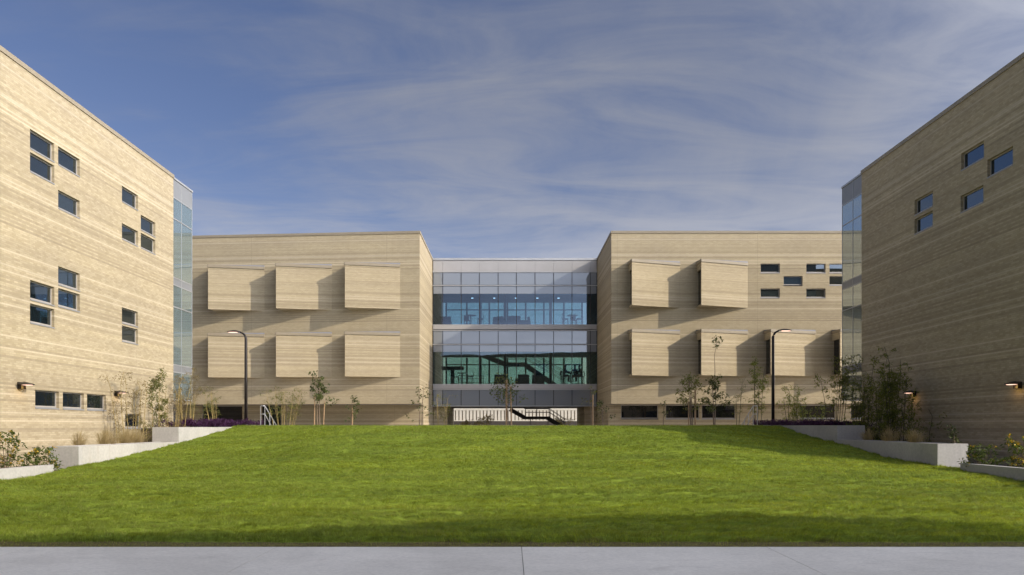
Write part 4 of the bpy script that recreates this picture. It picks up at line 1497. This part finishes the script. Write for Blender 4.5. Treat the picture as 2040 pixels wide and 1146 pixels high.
bamboo('thin feathery stem right of the bushy trees', 1465, 41, 752, 2, .3, 'leafolive', 'culmdark', 30, .3, seed=15, fl=.3, per=5)
bamboo('tall bamboo left of the right lamp post', 1507, 41, 714, 4, .4, 'leafbamboo', 'culmdark', 85, .25, seed=16, fl=.4, per=8, W=.035)
bamboo('bamboo leaning right of the right lamp post', 1572, 41, 768, 6, .9, 'leafbamboo', 'culmdark', 100, .15, seed=17, fl=.45, per=7, W=.032)
bamboo('bamboo at the right end of the plaza before the low window', 1612, 40.5, 795, 4, .7, 'leafbamboo', 'culmdark', 45, .15, seed=18, fl=.4, per=5, W=.03)
# left bed along the sunlit wing
BZ = -1.34
bamboo('tall bare bamboo against the sunlit wing beside the wall light', 262, 30.4, 738, 8, 1.0, 'leaftan', 'culm', 120, .35, BZ, 21, L=.11, per=4, fl=.28)
bamboo('slender bamboo with a leafy dark top against the sunlit wing', 311, 32.5, 736, 3, .3, 'leafolive', 'culm', 80, .6, BZ, 22, per=9, fl=.22, W=.03)
bamboo('straggling bamboo at the corner of the sunlit wing', 337, 33.8, 745, 7, .9, 'leaftan', 'culm', 85, .35, BZ, 23, per=5, fl=.3)
bamboo('brownish bamboo in front of the left glass bay', 372, 36.2, 730, 4, .45, 'leaftan', 'culm', 70, .5, -.1, 24, per=7, fl=.4)
bamboo('low bamboo shoots above the upper left planter', 303, 31.5, 815, 3, .4, 'leafolive', 'culm', 34, .4, BZ, 25, per=6, fl=.2)
straw_grass('small straw grass clump at the near end of the left planter', 157, 25.0, .62, .7, -.67, .3, 31, 420)
straw_grass('tall straw grass clump in the middle of the left planter', 212, 26.4, .72, 1.05, -.67, .5, 32, 800)
straw_grass('straw grass clump at the far end of the left planter', 252, 28.0, .72, 1.1, -.67, .4, 33, 800)
straw_grass('hazy straw grass against the upper left planter', 276, 29.0, .66, .9, -.67, .2, 34, 600)
shrub('yellow tipped shrub at the left edge of the picture', 12, 22.6, 862, 1.15, BZ, 41, 60, yellow=.35)
shrub('green shrub with yellow tips leaning over the low left wall', 84, 21.9, 893, .95, BZ, 42, 60, yellow=.22)
# right bed along the shaded wing
bamboo('tallest dark bamboo under the shaded wing, right of the glass bay', 1793, 30.0, 690, 8, .8, 'leafbamboo', 'culmdark', 175, .25, BZ, 51, per=9, fl=.42, W=.032)
bamboo('dense dark bamboo left of the tallest one', 1748, 31.2, 718, 7, .8, 'leafbamboo', 'culmdark', 150, .2, BZ, 52, per=8, fl=.42, W=.032)
bamboo('dark bamboo in front of the right glass bay', 1700, 33.6, 705, 8, .9, 'leafbamboo', 'culmdark', 150, .3, BZ, 53, per=8, fl=.5, W=.032)
bamboo('dark bamboo left of the glass bay, beside the last wall box', 1662, 36.6, 708, 6, .8, 'leafbamboo', 'culmdark', 110, .4, -.1, 54, per=8, fl=.5, W=.034)
bamboo('loose low bamboo right of the tallest one', 1838, 28.6, 790, 4, .7, 'leafbamboo', 'culmdark', 55, .2, BZ, 55, per=5, fl=.45, W=.03)
bamboo('low bamboo filling the foot of the dense clump', 1768, 29.8, 800, 8, 1.3, 'leafbamboo', 'culmdark', 70, .1, BZ, 56, per=7, fl=.4, W=.032)
straw_grass('straw grass clump against the upper right planter', 1730, 29.3, .62, .8, -.58, -.2, 61, 480)
straw_grass('straw grass clump below the tallest bamboo', 1772, 27.6, .66, .95, -.58, .2, 62, 560)
straw_grass('straw grass clump near the end of the right planter', 1822, 25.6, .62, .9, -.58, .3, 63, 560)
young_tree('tiny dark plant standing alone at the end of the right planter', 1902, 23.6, 853, 1, 'leafdark', 16, 7, .14, .2, .09, .05, 64, base_z=-.58, group='tiny plants')
shrub('dark green shrub behind the low right wall', 1956, 21.6, 888, 1.05, BZ, 71, 62, yellow=.10)
shrub('yellow leaved shrub at the right edge of the picture', 2034, 21.0, 873, .9, BZ, 72, 60, yellow=.5)
# small plants between the link and the far fence
for i, (p_, h_, lab) in enumerate(((940, 838, 'pale low plant left in front of the white fence'), (972, 826, 'thin bare shrub in the middle before the white fence'), (1122, 832, 'low plant right in front of the white fence'))):
    bamboo(lab, p_, 64.5, h_, 5, .9, 'leaftan', 'bark', 40, .3, seed=80 + i, fl=.4, L=.16, W=.05, group='low plants before the white fence')
